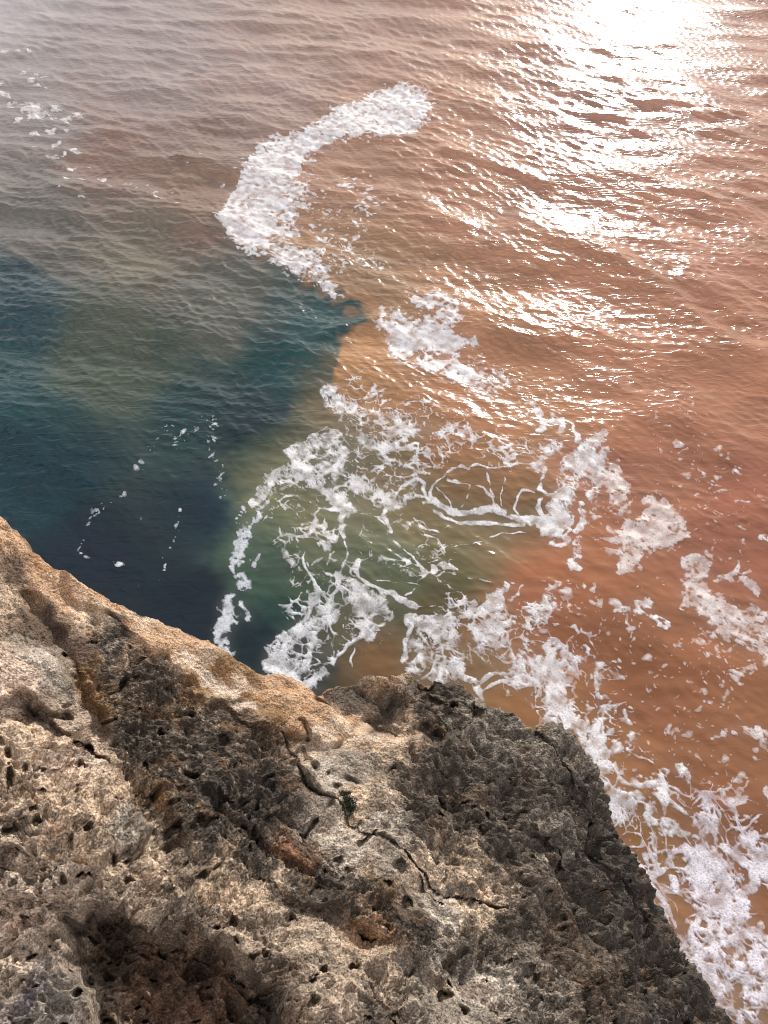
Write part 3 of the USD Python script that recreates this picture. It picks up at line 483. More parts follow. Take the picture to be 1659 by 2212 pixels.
# a stroke is (sheet, strength, kind or None, [(x, y, half width), ...])
feature('foam_raft', 'thick white S-shaped foam raft curving across the upper middle of the water', 'foam', 'solid', thick=.05,
        p=[(0, 1.0, [(830, 188), (870, 183), (905, 195), (935, 225), (925, 250), (890, 285), (830, 297), (760, 300), (700, 315), (655, 345), (645, 390), (620, 420), (640, 440), (600, 470), (585, 540), (560, 550), (530, 545), (508, 530), (490, 500), (472, 470), (488, 430), (500, 400), (530, 370), (545, 340), (555, 310), (590, 295), (640, 288), (690, 265), (720, 240), (750, 225), (790, 205)])],
        s=[(6, .8, None, [(1250, 800, 25), (1290, 840, 34)]), (6, .75, None, [(1290, 890, 30), (1230, 930, 30), (1270, 990, 30), (1200, 1000, 30)]), (6, .84, 'fleck', [(1440, 470, 26), (1500, 425, 34), (1580, 400, 34)]), (6, .76, 'fleck', [(1240, 350, 10), (1330, 395, 20), (1420, 390, 20), (1520, 380, 15)]), (6, .6, 'fleck', [(1130, 345, 6), (1250, 350, 12), (1340, 345, 12), (1450, 350, 12)])])
feature('foam_tail', 'broken white foam trailing down from the big S-shaped raft to the blue tongue', 'foam', 'solid', thick=.03,
        s=[(6, .85, None, [(1210, 1060, 30), (1280, 1120, 40), (1340, 1110, 30), (1380, 1150, 20)]), (8, .9, None, [(1200, 20, 40), (1290, 70, 48), (1340, 40, 30), (1370, 90, 34), (1400, 150, 30), (1430, 200, 22), (1475, 212, 12)]), (8, .75, None, [(1080, 12, 22), (1150, 22, 22), (1220, 30, 20)]), (8, .6, 'fleck', [(1240, 60, 60), (1330, 120, 40)])])
feature('foam_scatter', 'scattered crumbs of white foam right of the big S-shaped raft', 'foam', 'fleck', stuff=True,
        s=[(6, .74, None, [(1460, 800, 40), (1560, 790, 60), (1610, 850, 60), (1560, 940, 60), (1520, 1010, 45), (1450, 1100, 30)]), (6, .72, None, [(1560, 1110, 30), (1640, 1145, 24)]), (6, .54, None, [(1330, 800, 60), (1400, 950, 90), (1420, 1080, 60)]), (8, .5, None, [(1420, 60, 60), (1560, 40, 70), (1640, 60, 40)])])
feature('foam_patch', 'white foam patch on orange water right of the blue tongue', 'foam', 'solid', thick=.03,
        s=[(0, .95, None, [(826, 678, 12), (845, 700, 28), (880, 735, 36), (920, 722, 32), (960, 742, 22), (1000, 740, 15), (1022, 735, 6)]), (0, .74, None, [(895, 662, 13), (945, 650, 20), (985, 660, 15), (960, 690, 20)]), (0, .72, None, [(905, 755, 20), (960, 792, 18), (1010, 805, 18), (1050, 820, 18), (1080, 820, 12), (1060, 845, 12)]), (0, .5, 'fleck', [(940, 770, 40), (1020, 790, 40), (1090, 830, 30)]), (0, .46, 'fleck', [(880, 640, 20), (960, 630, 30), (1010, 660, 20)])])
LACE = (.82, .81, .81)
feature('foam_lace', 'streaky white foam web between the blue water and the olive pool', 'foam', 'lace', LACE,
        s=[(5, .72, None, [(540, 70, 30), (570, 120, 40), (620, 160, 44), (720, 190, 46), (850, 205, 46), (940, 232, 30), (972, 245, 14)]), (5, .74, None, [(270, 490, 12), (330, 400, 26), (430, 365, 40), (520, 335, 56), (600, 300, 60), (680, 270, 56), (760, 240, 36)]), (5, .66, None, [(390, 310, 22), (480, 270, 36), (560, 240, 44), (640, 210, 40)]),
           (5, .84, None, [(440, 390, 22), (540, 420, 36), (590, 465, 44), (612, 510, 34)]), (5, .9, 'solid', [(250, 505, 10), (258, 470, 9), (275, 440, 10), (330, 415, 14)]), (5, .9, 'solid', [(330, 390, 12), (355, 370, 10)]), (5, 1.0, 'strand', [(596, 500, 18), (600, 540, 14), (592, 590, 15), (600, 630, 8), (605, 680, 5), (595, 740, 5), (570, 800, 6), (540, 860, 7), (528, 890, 7)]), (5, 1.0, 'strand', [(500, 512, 9), (520, 518, 8), (580, 520, 12)]),
           (5, .9, 'strand', [(470, 480, 6), (500, 500, 7), (503, 550, 5), (490, 592, 6), (460, 625, 5), (365, 625, 3), (350, 580, 3)]), (5, .82, None, [(640, 400, 22), (690, 440, 26), (740, 470, 30), (790, 480, 28), (850, 468, 16), (900, 462, 10)]), (5, .95, 'strand', [(780, 485, 14), (768, 530, 11), (785, 580, 8), (795, 640, 6), (850, 690, 4), (905, 735, 4)]), (5, .95, 'strand', [(795, 480, 9), (812, 420, 9), (868, 398, 9), (905, 420, 8), (920, 470, 9)]),
           (5, .95, 'strand', [(730, 305, 5), (765, 290, 4), (795, 270, 5), (805, 312, 4)]), (5, .95, 'strand', [(850, 270, 5), (890, 278, 6), (893, 300, 4), (868, 340, 5), (888, 372, 7), (930, 382, 5)]), (5, .9, 'strand', [(760, 330, 4), (800, 335, 6), (830, 350, 5), (890, 350, 4)]), (5, .9, 'strand', [(1010, 265, 4), (1040, 278, 14), (1062, 275, 4)]), (5, .46, None, [(700, 330, 60), (820, 380, 60), (640, 470, 60)]),
           (5, .9, 'strand', [(485, 730, 7), (505, 715, 9), (520, 705, 4)]), (5, .9, 'strand', [(530, 770, 6), (548, 772, 5)]), (5, .8, 'strand', [(560, 690, 3), (530, 735, 3)]), (5, .9, 'strand', [(940, 730, 8), (942, 760, 8)]), (5, .9, 'strand', [(975, 742, 10), (1010, 745, 10), (1035, 750, 6)]), (5, .8, 'strand', [(720, 795, 3), (800, 805, 4), (880, 810, 3)]), (5, .85, 'strand', [(1080, 785, 3), (1120, 790, 5), (1160, 802, 3)]), (5, .8, 'strand', [(800, 690, 4), (830, 710, 3), (900, 725, 3), (960, 700, 3)]), (5, .7, 'strand', [(1010, 640, 3), (1100, 630, 3), (1200, 605, 3), (1290, 600, 3)]), (5, .85, 'strand', [(915, 600, 5), (950, 605, 5), (985, 665, 4)])])
WEB = [(5, .50, 'web', [(330, 480, 60), (450, 470, 80), (560, 560, 80), (480, 620, 60)]), (5, .66, 'web', [(640, 330, 70), (760, 330, 80), (880, 330, 60), (960, 320, 40)]), (5, .44, 'web', [(700, 560, 60), (820, 600, 80), (950, 640, 70)]), (5, .36, 'web', [(560, 680, 50), (700, 740, 60), (900, 740, 60), (1000, 760, 60)]), (5, .6, 'web', [(650, 60, 50), (760, 110, 60), (900, 140, 60), (1040, 180, 60)]), (5, .6, 'web', [(1000, 250, 50), (1150, 280, 60), (1300, 310, 50)]), (5, .40, 'web', [(380, 620, 40), (420, 760, 50), (560, 800, 50)])]
FEAT[-1]['strokes'] += WEB
feature('foam_ring', 'oval ring of thin white foam strands left of the foam knot on olive-brown water', 'foam', 'strand', LACE,
        s=[(5, 1.0, None, [(930, 465, 8), (942, 425, 7), (975, 388, 6), (1020, 370, 9), (1072, 372, 7)]), (5, .9, None, [(1070, 362, 4), (1150, 372, 4), (1180, 362, 5), (1280, 360, 5), (1350, 352, 9)]), (5, 1.0, None, [(900, 492, 8), (940, 482, 15), (1000, 515, 15), (1060, 524, 15), (1130, 517, 16), (1190, 520, 17), (1250, 540, 19), (1330, 560, 22), (1385, 575, 26)]), (5, 1.0, None, [(940, 520, 9), (990, 540, 6), (1050, 566, 7), (1120, 566, 9), (1200, 572, 7), (1280, 572, 7)]),
           (5, .9, None, [(1000, 400, 3), (1040, 430, 5), (1075, 440, 4), (1060, 480, 4), (1043, 500, 4)]), (5, .9, None, [(1075, 440, 4), (1120, 440, 4), (1152, 462, 6), (1168, 500, 4)]), (5, .85, None, [(1140, 390, 3), (1150, 430, 4), (1162, 468, 4)]), (5, .85, None, [(1206, 415, 4), (1196, 455, 4), (1197, 500, 4)]), (5, .9, None, [(1320, 455, 3), (1270, 455, 5), (1257, 500, 5), (1258, 535, 4)]), (5, .8, None, [(960, 430, 3), (1000, 470, 3), (1010, 500, 3)]), (5, .8, None, [(880, 560, 3), (960, 580, 4), (990, 560, 4)])])
feature('foam_knot', 'large tangled white foam knot right of the oval ring', 'foam', 'lace', LACE, thick=.03,
        s=[(5, .92, None, [(1585, 245, 22), (1550, 270, 30), (1520, 315, 34), (1480, 360, 36), (1450, 410, 36), (1440, 460, 36), (1420, 530, 40), (1390, 575, 36)]), (5, 1.0, 'strand', [(1372, 365, 9), (1350, 410, 10), (1345, 440, 9), (1365, 460, 8), (1400, 455, 7), (1480, 440, 8)]), (5, 1.0, 'strand', [(1340, 480, 9), (1328, 520, 9), (1350, 552, 9)]), (5, .68, None, [(1520, 340, 56), (1560, 400, 44), (1560, 470, 30), (1540, 300, 40)]),
           (5, .9, 'solid', [(1505, 500, 18), (1500, 560, 15), (1478, 605, 12)]), (5, .85, None, [(1500, 640, 14), (1475, 690, 18), (1460, 720, 16), (1500, 745, 7)]), (5, .85, 'strand', [(1385, 640, 12), (1420, 650, 12), (1460, 640, 12), (1430, 620, 10), (1450, 600, 10)]), (5, .9, 'solid', [(1400, 520, 22), (1430, 570, 22), (1460, 545, 14)]), (5, .85, 'solid', [(1600, 290, 14), (1575, 340, 12), (1568, 400, 10)]),
           (5, .85, 'solid', [(1312, 95, 8), (1325, 125, 12), (1350, 160, 14), (1358, 205, 14), (1340, 215, 8)]), (5, .8, 'solid', [(1385, 185, 14), (1420, 180, 14), (1425, 230, 12)]), (5, .95, 'strand', [(1440, 185, 7), (1470, 220, 8), (1500, 255, 9)]), (5, .5, 'fleck', [(1600, 300, 34), (1630, 400, 40), (1640, 480, 30)]), (5, .55, None, [(1450, 250, 30), (1390, 270, 30), (1330, 330, 40)])])
feature('foam_patch', 'pinkish translucent foam patch on muddy water right of the tangled knot', 'foam', 'solid', (.74, .64, .60),
        s=[(4, 1.02, None, [(1140, 10, 30), (1165, 50, 44), (1200, 90, 50), (1262, 115, 40), (1272, 160, 32), (1200, 180, 46), (1110, 140, 60), (1080, 180, 62), (1060, 240, 46), (1025, 310, 18)]), (4, .6, 'fleck', [(950, 180, 56), (1020, 220, 40)]), (4, .5, 'fleck', [(900, 60, 60), (980, 80, 60)]), (5, .78, None, [(1620, 380, 30), (1640, 440, 34), (1659, 520, 30)])])
feature('foam_patch', 'broad pinkish foam patch at the right edge of the muddy water', 'foam', 'solid', (.76, .68, .65),
        s=[(4, .95, None, [(1300, 280, 22), (1370, 290, 50), (1345, 350, 38), (1350, 430, 58), (1430, 500, 66), (1530, 565, 66), (1620, 605, 66), (1700, 640, 60)]), (4, .8, None, [(1530, 275, 8), (1545, 310, 9), (1500, 350, 14), (1450, 340, 10)]), (4, .7, None, [(1590, 480, 26), (1650, 530, 30)]), (4, .62, 'fleck', [(1540, 640, 46), (1620, 700, 50), (1560, 720, 60)]), (4, .5, 'fleck', [(1400, 620, 60), (1500, 780, 100)])])
feature('foam_line', 'dotted upright line of white foam over dark blue water above the rim', 'foam', 'solid', (.66, .70, .74),
        s=[(5, .82, None, [(305, 500, 14), (280, 550, 12), (225, 595, 20), (195, 640, 24), (180, 690, 20), (172, 750, 12)]), (5, .7, 'fleck', [(205, 670, 14), (208, 740, 14)]), (5, .76, None, [(205, 790, 22), (240, 818, 16)]), (5, .84, None, [(160, 850, 22), (150, 900, 28), (165, 940, 24), (130, 975, 22), (135, 1020, 26), (150, 1055, 22)]), (5, .8, None, [(90, 1060, 9), (100, 1050, 7)]), (5, .8, None, [(275, 705, 9), (264, 740, 7)]), (5, .85, None, [(213, 880, 9), (228, 925, 9)]), (5, .6, 'fleck', [(220, 520, 20), (190, 570, 16)]), (5, 1.0, 'fleck', [(240, 720, 9), (243, 722, 9)])])
feature('foam_splash', 'white wave splash breaking against the foot of the rock', 'foam', 'lace', (.80, .81, .83), thick=.05,
        s=[(5, .90, None, [(325, 1110, 26), (345, 1060, 30), (390, 1015, 30), (440, 980, 24), (485, 950, 20)]), (5, .84, None, [(355, 1150, 40), (420, 1180, 30), (430, 1210, 30)]), (5, .86, None, [(445, 1110, 18), (470, 1040, 16), (490, 980, 20), (520, 930, 28), (560, 920, 22)]), (5, .62, None, [(400, 1070, 40), (500, 1110, 40), (470, 1160, 30)]), (5, .8, 'strand', [(550, 1100, 8), (600, 1060, 10), (640, 1015, 12), (690, 980, 15), (735, 962, 12)]), (5, 1.0, 'strand', [(425, 985, 9), (445, 955, 8), (468, 900, 10), (482, 840, 9), (470, 790, 7), (450, 740, 5), (443, 690, 4)]), (5, .6, None, [(530, 1060, 50), (600, 1000, 40)]), (5, .54, 'web', [(420, 900, 50), (560, 850, 60), (560, 980, 60), (480, 1060, 60), (620, 1080, 40)])])
feature('foam_lace', 'thin white foam lace over the small brown pool above the rock point', 'foam', 'lace', LACE,
        s=[(5, .82, None, [(620, 870, 26), (680, 900, 32), (740, 900, 28)]), (5, .8, None, [(700, 960, 26), (760, 930, 22), (700, 1000, 16)]), (5, 1.0, 'strand', [(645, 722, 12), (655, 760, 12), (652, 790, 6), (700, 820, 9), (760, 845, 12), (810, 868, 16), (850, 880, 14), (872, 895, 10)]), (5, .9, 'strand', [(828, 850, 8), (860, 828, 5)]), (5, .55, None, [(640, 950, 50), (720, 940, 60), (620, 830, 30)]), (5, .8, 'strand', [(880, 890, 4), (940, 900, 4), (1040, 895, 4), (1090, 870, 6)])])
feature('foam_splash', 'clumped white foam lapping at the tip of the dark rock point', 'foam', 'lace', LACE, thick=.04,
        s=[(5, .95, 'strand', [(836, 925, 12), (850, 975, 14), (832, 1030, 14), (820, 1085, 14)]), (5, .92, None, [(840, 925, 12), (895, 965, 26), (960, 982, 30), (1000, 1015, 30), (1020, 1060, 28), (1030, 1115, 24)]), (5, .76, None, [(900, 1090, 40), (960, 1115, 34), (940, 1040, 34)]), (5, .66, None, [(880, 1010, 30), (850, 1130, 30), (990, 1150, 30)]), (5, .95, 'strand', [(1045, 1150, 16), (1080, 1180, 16), (1098, 1210, 13), (1112, 1235, 14)]), (5, .95, 'strand', [(1110, 1205, 7), (1160, 1180, 8), (1222, 1162, 8)])])
feature('foam_band', 'jagged white foam band between the olive pool and orange water', 'foam', 'lace', LACE, thick=.03,
        s=[(5, .95, 'solid', [(1240, 805, 10), (1212, 812, 16), (1195, 860, 22), (1150, 900, 30), (1085, 920, 28), (1020, 938, 20), (955, 962, 12)]), (5, .88, None, [(1180, 880, 34), (1205, 940, 42), (1175, 985, 32), (1130, 1000, 32)]), (5, .9, 'strand', [(1282, 815, 8), (1270, 840, 8), (1240, 862, 12)]), (5, .66, 'fleck', [(1280, 900, 28), (1340, 880, 24), (1390, 870, 24), (1430, 920, 20)]), (5, .72, None, [(1090, 990, 22), (1180, 1022, 26), (1250, 1060, 24), (1292, 1042, 22), (1312, 1000, 14)]),
           (5, .85, 'strand', [(1280, 1055, 12), (1330, 1102, 15), (1380, 1082, 20), (1392, 1040, 14)]), (4, .82, 'solid', [(1080, 480, 20), (1110, 470, 36), (1150, 490, 26)]), (4, .7, 'solid', [(1060, 490, 14), (1000, 506, 8)]), (4, .76, 'solid', [(1170, 515, 18), (1230, 560, 14)]), (4, .74, None, [(720, 400, 18), (700, 470, 34), (660, 510, 40), (620, 545, 22)]), (4, .6, 'fleck', [(560, 560, 60), (600, 640, 60), (680, 560, 50)])])
feature('foam_patch', 'upright bubbly white foam patch off the right shoulder of the rock point', 'foam', 'solid', (.80, .78, .79), thick=.035,
        s=[(4, .9, None, [(708, 640, 20), (730, 700, 34), (742, 780, 44), (762, 850, 36), (700, 855, 14)]), (4, .85, None, [(760, 880, 18), (780, 915, 12)]), (4, .7, 'lace', [(650, 730, 22), (580, 720, 16), (640, 660, 30)]), (4, .72, 'lace', [(780, 690, 16), (850, 705, 12), (880, 690, 10)]), (4, .76, None, [(935, 735, 30), (920, 800, 18), (930, 840, 14)]), (4, .6, 'fleck', [(980, 710, 34), (1000, 740, 30)]), (4, .8, 'strand', [(520, 770, 9), (570, 800, 8)]), (4, .55, 'fleck', [(820, 780, 40), (860, 880, 50), (660, 820, 40)])])
feature('foam_streaks', 'ragged white foam streaks hugging the right side of the rock slab', 'foam', 'lace', (.80, .78, .79), thick=.035,
        s=[(4, .92, 'solid', [(845, 930, 12), (800, 960, 18), (830, 1000, 24), (880, 1040, 24), (940, 1072, 34), (965, 1112, 24), (900, 1090, 16)]), (4, .8, 'solid', [(1040, 920, 10), (1050, 965, 10)]), (4, .76, None, [(955, 890, 24), (930, 940, 16)]), (4, .76, 'solid', [(1055, 1050, 14), (1072, 1020, 12), (1062, 1110, 14)]), (3, .78, 'solid', [(960, 20, 34), (935, 60, 18), (962, 110, 20), (985, 170, 26), (1000, 220, 20), (1012, 245, 9)]), (3, .9, 'strand', [(940, 60, 12), (965, 120, 12), (1030, 142, 14), (1085, 150, 14)]),
           (3, .82, 'solid', [(1130, 190, 28), (1120, 230, 16), (1160, 282, 16), (1212, 302, 12)]), (3, .85, 'solid', [(1190, 228, 30), (1225, 260, 26), (1262, 302, 24), (1310, 312, 14)]), (3, .9, 'strand', [(1170, 105, 9), (1220, 150, 14), (1280, 190, 15), (1345, 232, 14)]), (3, .8, 'strand', [(1195, 75, 10), (1215, 90, 8)]), (3, .74, None, [(1275, 40, 26), (1310, 82, 16)]), (3, .55, 'fleck', [(1080, 60, 40), (1060, 130, 40), (1150, 120, 40), (1020, 20, 40)]), (4, .55, 'fleck', [(960, 960, 50), (880, 970, 40), (1050, 1090, 50)])])
FEAT[-1]['strokes'] += [(0, .70, 'web', [(990, 1330, 40), (1100, 1400, 60), (1180, 1480, 60), (1240, 1590, 50), (1310, 1680, 50), (1370, 1780, 50)]), (0, .74, 'lace', [(1020, 1400, 26), (1120, 1440, 30), (1190, 1500, 26), (1230, 1600, 22), (1290, 1690, 24), (1350, 1760, 24)]), (0, .6, 'web', [(1150, 1350, 50), (1260, 1480, 60), (1330, 1620, 50), (1440, 1740, 60)]), (0, .95, 'strand', [(1015, 1480, 6), (1050, 1460, 6), (1110, 1450, 5), (1160, 1480, 6), (1205, 1530, 7)]), (0, .95, 'strand', [(1205, 1530, 7), (1225, 1590, 8), (1270, 1640, 7), (1300, 1700, 8), (1330, 1770, 8)])]
feature('foam_mat', 'large lilac-white bubbly foam mat beside the rock in the lower right corner', 'foam', 'solid', (.79, .75, .80), thick=.045,
        s=[(3, 1.0, None, [(1390, 255, 40), (1425, 285, 34), (1370, 330, 40), (1362, 390, 48), (1400, 450, 84), (1445, 520, 96), (1500, 600, 86), (1550, 680, 56), (1562, 740, 36)]), (3, .8, None, [(1600, 740, 26), (1650, 770, 26)]), (3, .92, 'strand', [(1480, 350, 22), (1530, 390, 26), (1590, 450, 22), (1610, 520, 18), (1590, 560, 16)]), (3, .92, 'strand', [(1040, 365, 18), (1080, 410, 20), (1122, 452, 22), (1170, 482, 14), (1230, 460, 14), (1262, 390, 14), (1300, 370, 24), (1350, 392, 26)]), (3, .85, 'strand', [(1130, 402, 9), (1180, 380, 8), (1240, 380, 9)]),
           (3, .9, 'strand', [(1245, 495, 18), (1262, 555, 18), (1330, 592, 20), (1382, 642, 18), (1362, 700, 24), (1340, 760, 20), (1350, 822, 30), (1372, 880, 30), (1420, 930, 40), (1480, 962, 26)]), (3, .88, 'strand', [(1140, 505, 10), (1190, 560, 20), (1232, 640, 14), (1262, 700, 14), (1272, 760, 10), (1300, 782, 10)]), (3, .85, 'strand', [(1200, 615, 14), (1222, 690, 16), (1232, 750, 14)]), (3, .88, None, [(1420, 660, 44), (1460, 750, 54), (1530, 870, 90), (1600, 960, 90), (1680, 850, 60)]), (3, .68, None, [(1500, 1040, 60), (1560, 1080, 70), (1650, 1100, 60)]), (3, .78, None, [(1540, 310, 30), (1600, 340, 34), (1670, 420, 50)]), (3, .6, 'lace', [(1300, 480, 40), (1150, 620, 30)])])
FEAT[-1]['strokes'] += [(0, .70, 'web', [(1380, 1800, 50), (1470, 1880, 80), (1560, 1960, 90), (1600, 2080, 90)]), (0, .72, 'lace', [(1470, 2030, 30), (1520, 2110, 50), (1600, 2160, 60)]), (0, .66, 'web', [(1560, 1750, 60), (1640, 1830, 60)])]
feature('foam_streaks', 'wispy foam streaks near the right edge above the bubbly lower mat', 'foam', 'solid', (.76, .68, .66),
        s=[(4, .72, None, [(1420, 1030, 12), (1500, 1002, 12), (1550, 1002, 12), (1620, 1022, 26), (1645, 1080, 24)]), (3, .7, None, [(1640, 110, 16), (1665, 190, 16)]), (3, .72, None, [(1545, 130, 14), (1530, 185, 12), (1570, 160, 14)]), (3, .5, 'fleck', [(1450, 180, 80), (1560, 230, 80)]), (4, .7, None, [(1570, 360, 16), (1610, 405, 18)]), (4, .7, None, [(1562, 205, 12), (1570, 218, 8)]), (4, .7, None, [(1640, 185, 14), (1665, 200, 14)])])
feature('foam_flecks', 'tiny white foam flecks dotted over the muddy water on the right', 'foam', 'fleck', (.77, .71, .69), stuff=True,
        s=[(4, .42, None, [(850, 420, 110), (720, 380, 60)]), (4, .66, None, [(1180, 340, 9), (1215, 358, 14), (1225, 385, 10)]), (4, .68, None, [(1095, 380, 15), (1140, 402, 12)]), (4, .64, None, [(1110, 300, 14), (1130, 330, 12)]), (4, .38, None, [(1280, 720, 140), (1450, 900, 120)]), (4, .40, None, [(1400, 190, 80), (1560, 300, 60)]), (5, .40, None, [(1100, 60, 60), (1220, 40, 60), (1300, 140, 60), (1400, 120, 80)]), (4, .40, None, [(1100, 640, 100), (1000, 560, 90)]), (0, .36, None, [(1450, 900, 60), (1560, 1060, 90)]), (0, .34, None, [(1400, 1560, 120), (1540, 1700, 120)]), (4, .5, None, [(1080, 560, 60), (930, 480, 60)])])
feature('foam_flecks', 'tiny white foam flecks dotted over the dark blue water', 'foam', 'fleck', (.70, .74, .76), stuff=True,
        s=[(1, 1.0, 'solid', [(606, 89, 6), (609, 90, 6)]), (1, .62, None, [(770, 40, 16), (785, 90, 8), (765, 130, 9), (745, 200, 7), (712, 260, 9), (700, 310, 8), (665, 350, 8)]), (1, .6, None, [(490, 280, 8), (520, 290, 8)]), (1, .6, None, [(580, 360, 8), (582, 425, 7)]), (1, .5, None, [(400, 60, 10), (330, 240, 8), (420, 265, 8)]), (8, .50, None, [(740, 800, 40), (840, 770, 40), (680, 860, 40), (600, 950, 30)]), (8, .5, None, [(400, 1140, 20), (520, 1070, 20)]), (8, .45, None, [(900, 740, 30), (960, 1060, 30)])])
CL = (.80, .77, .75)
for k, (x, y, r) in enumerate([(135, 470, 40), (160, 500, 36), (20, 368, 18), (20, 412, 17), (160, 375, 16), (185, 388, 10), (140, 350, 12), (100, 312, 11), (130, 296, 11), (155, 320, 12), (205, 340, 10), (228, 512, 14), (285, 522, 20), (245, 470, 16), (340, 500, 16), (145, 578, 18), (215, 566, 14), (295, 567, 20), (240, 632, 18), (230, 672, 18), (278, 662, 18), (325, 655, 16), (315, 715, 13), (375, 717, 13), (282, 768, 16), (360, 764, 9), (445, 765, 12), (550, 790, 13), (640, 795, 9), (690, 855, 13), (605, 820, 7), (480, 796, 8), (670, 822, 8), (360, 846, 10), (350, 820, 8), (270, 822, 7), (50, 440, 13), (40, 468, 10), (75, 520, 12), (70, 225, 12), (20, 222, 13), (130, 226, 9), (155, 632, 9), (205, 488, 12), (740, 820, 8), (880, 842, 8), (775, 885, 8), (865, 672, 7), (800, 722, 7), (1050, 692, 9), (950, 785, 8)]):
    feature('foam_clump', 'small loose white foam clump on brown-grey water left of the big raft', 'foam', 'solid', CL, group='foam clumps drifting in the upper left',
            s=[(6, .82, None, [(x - .75 * r, y + .12 * r * (-1) ** k, .62 * r), (x + .75 * r, y - .2 * r * (-1) ** k, .5 * r)])])

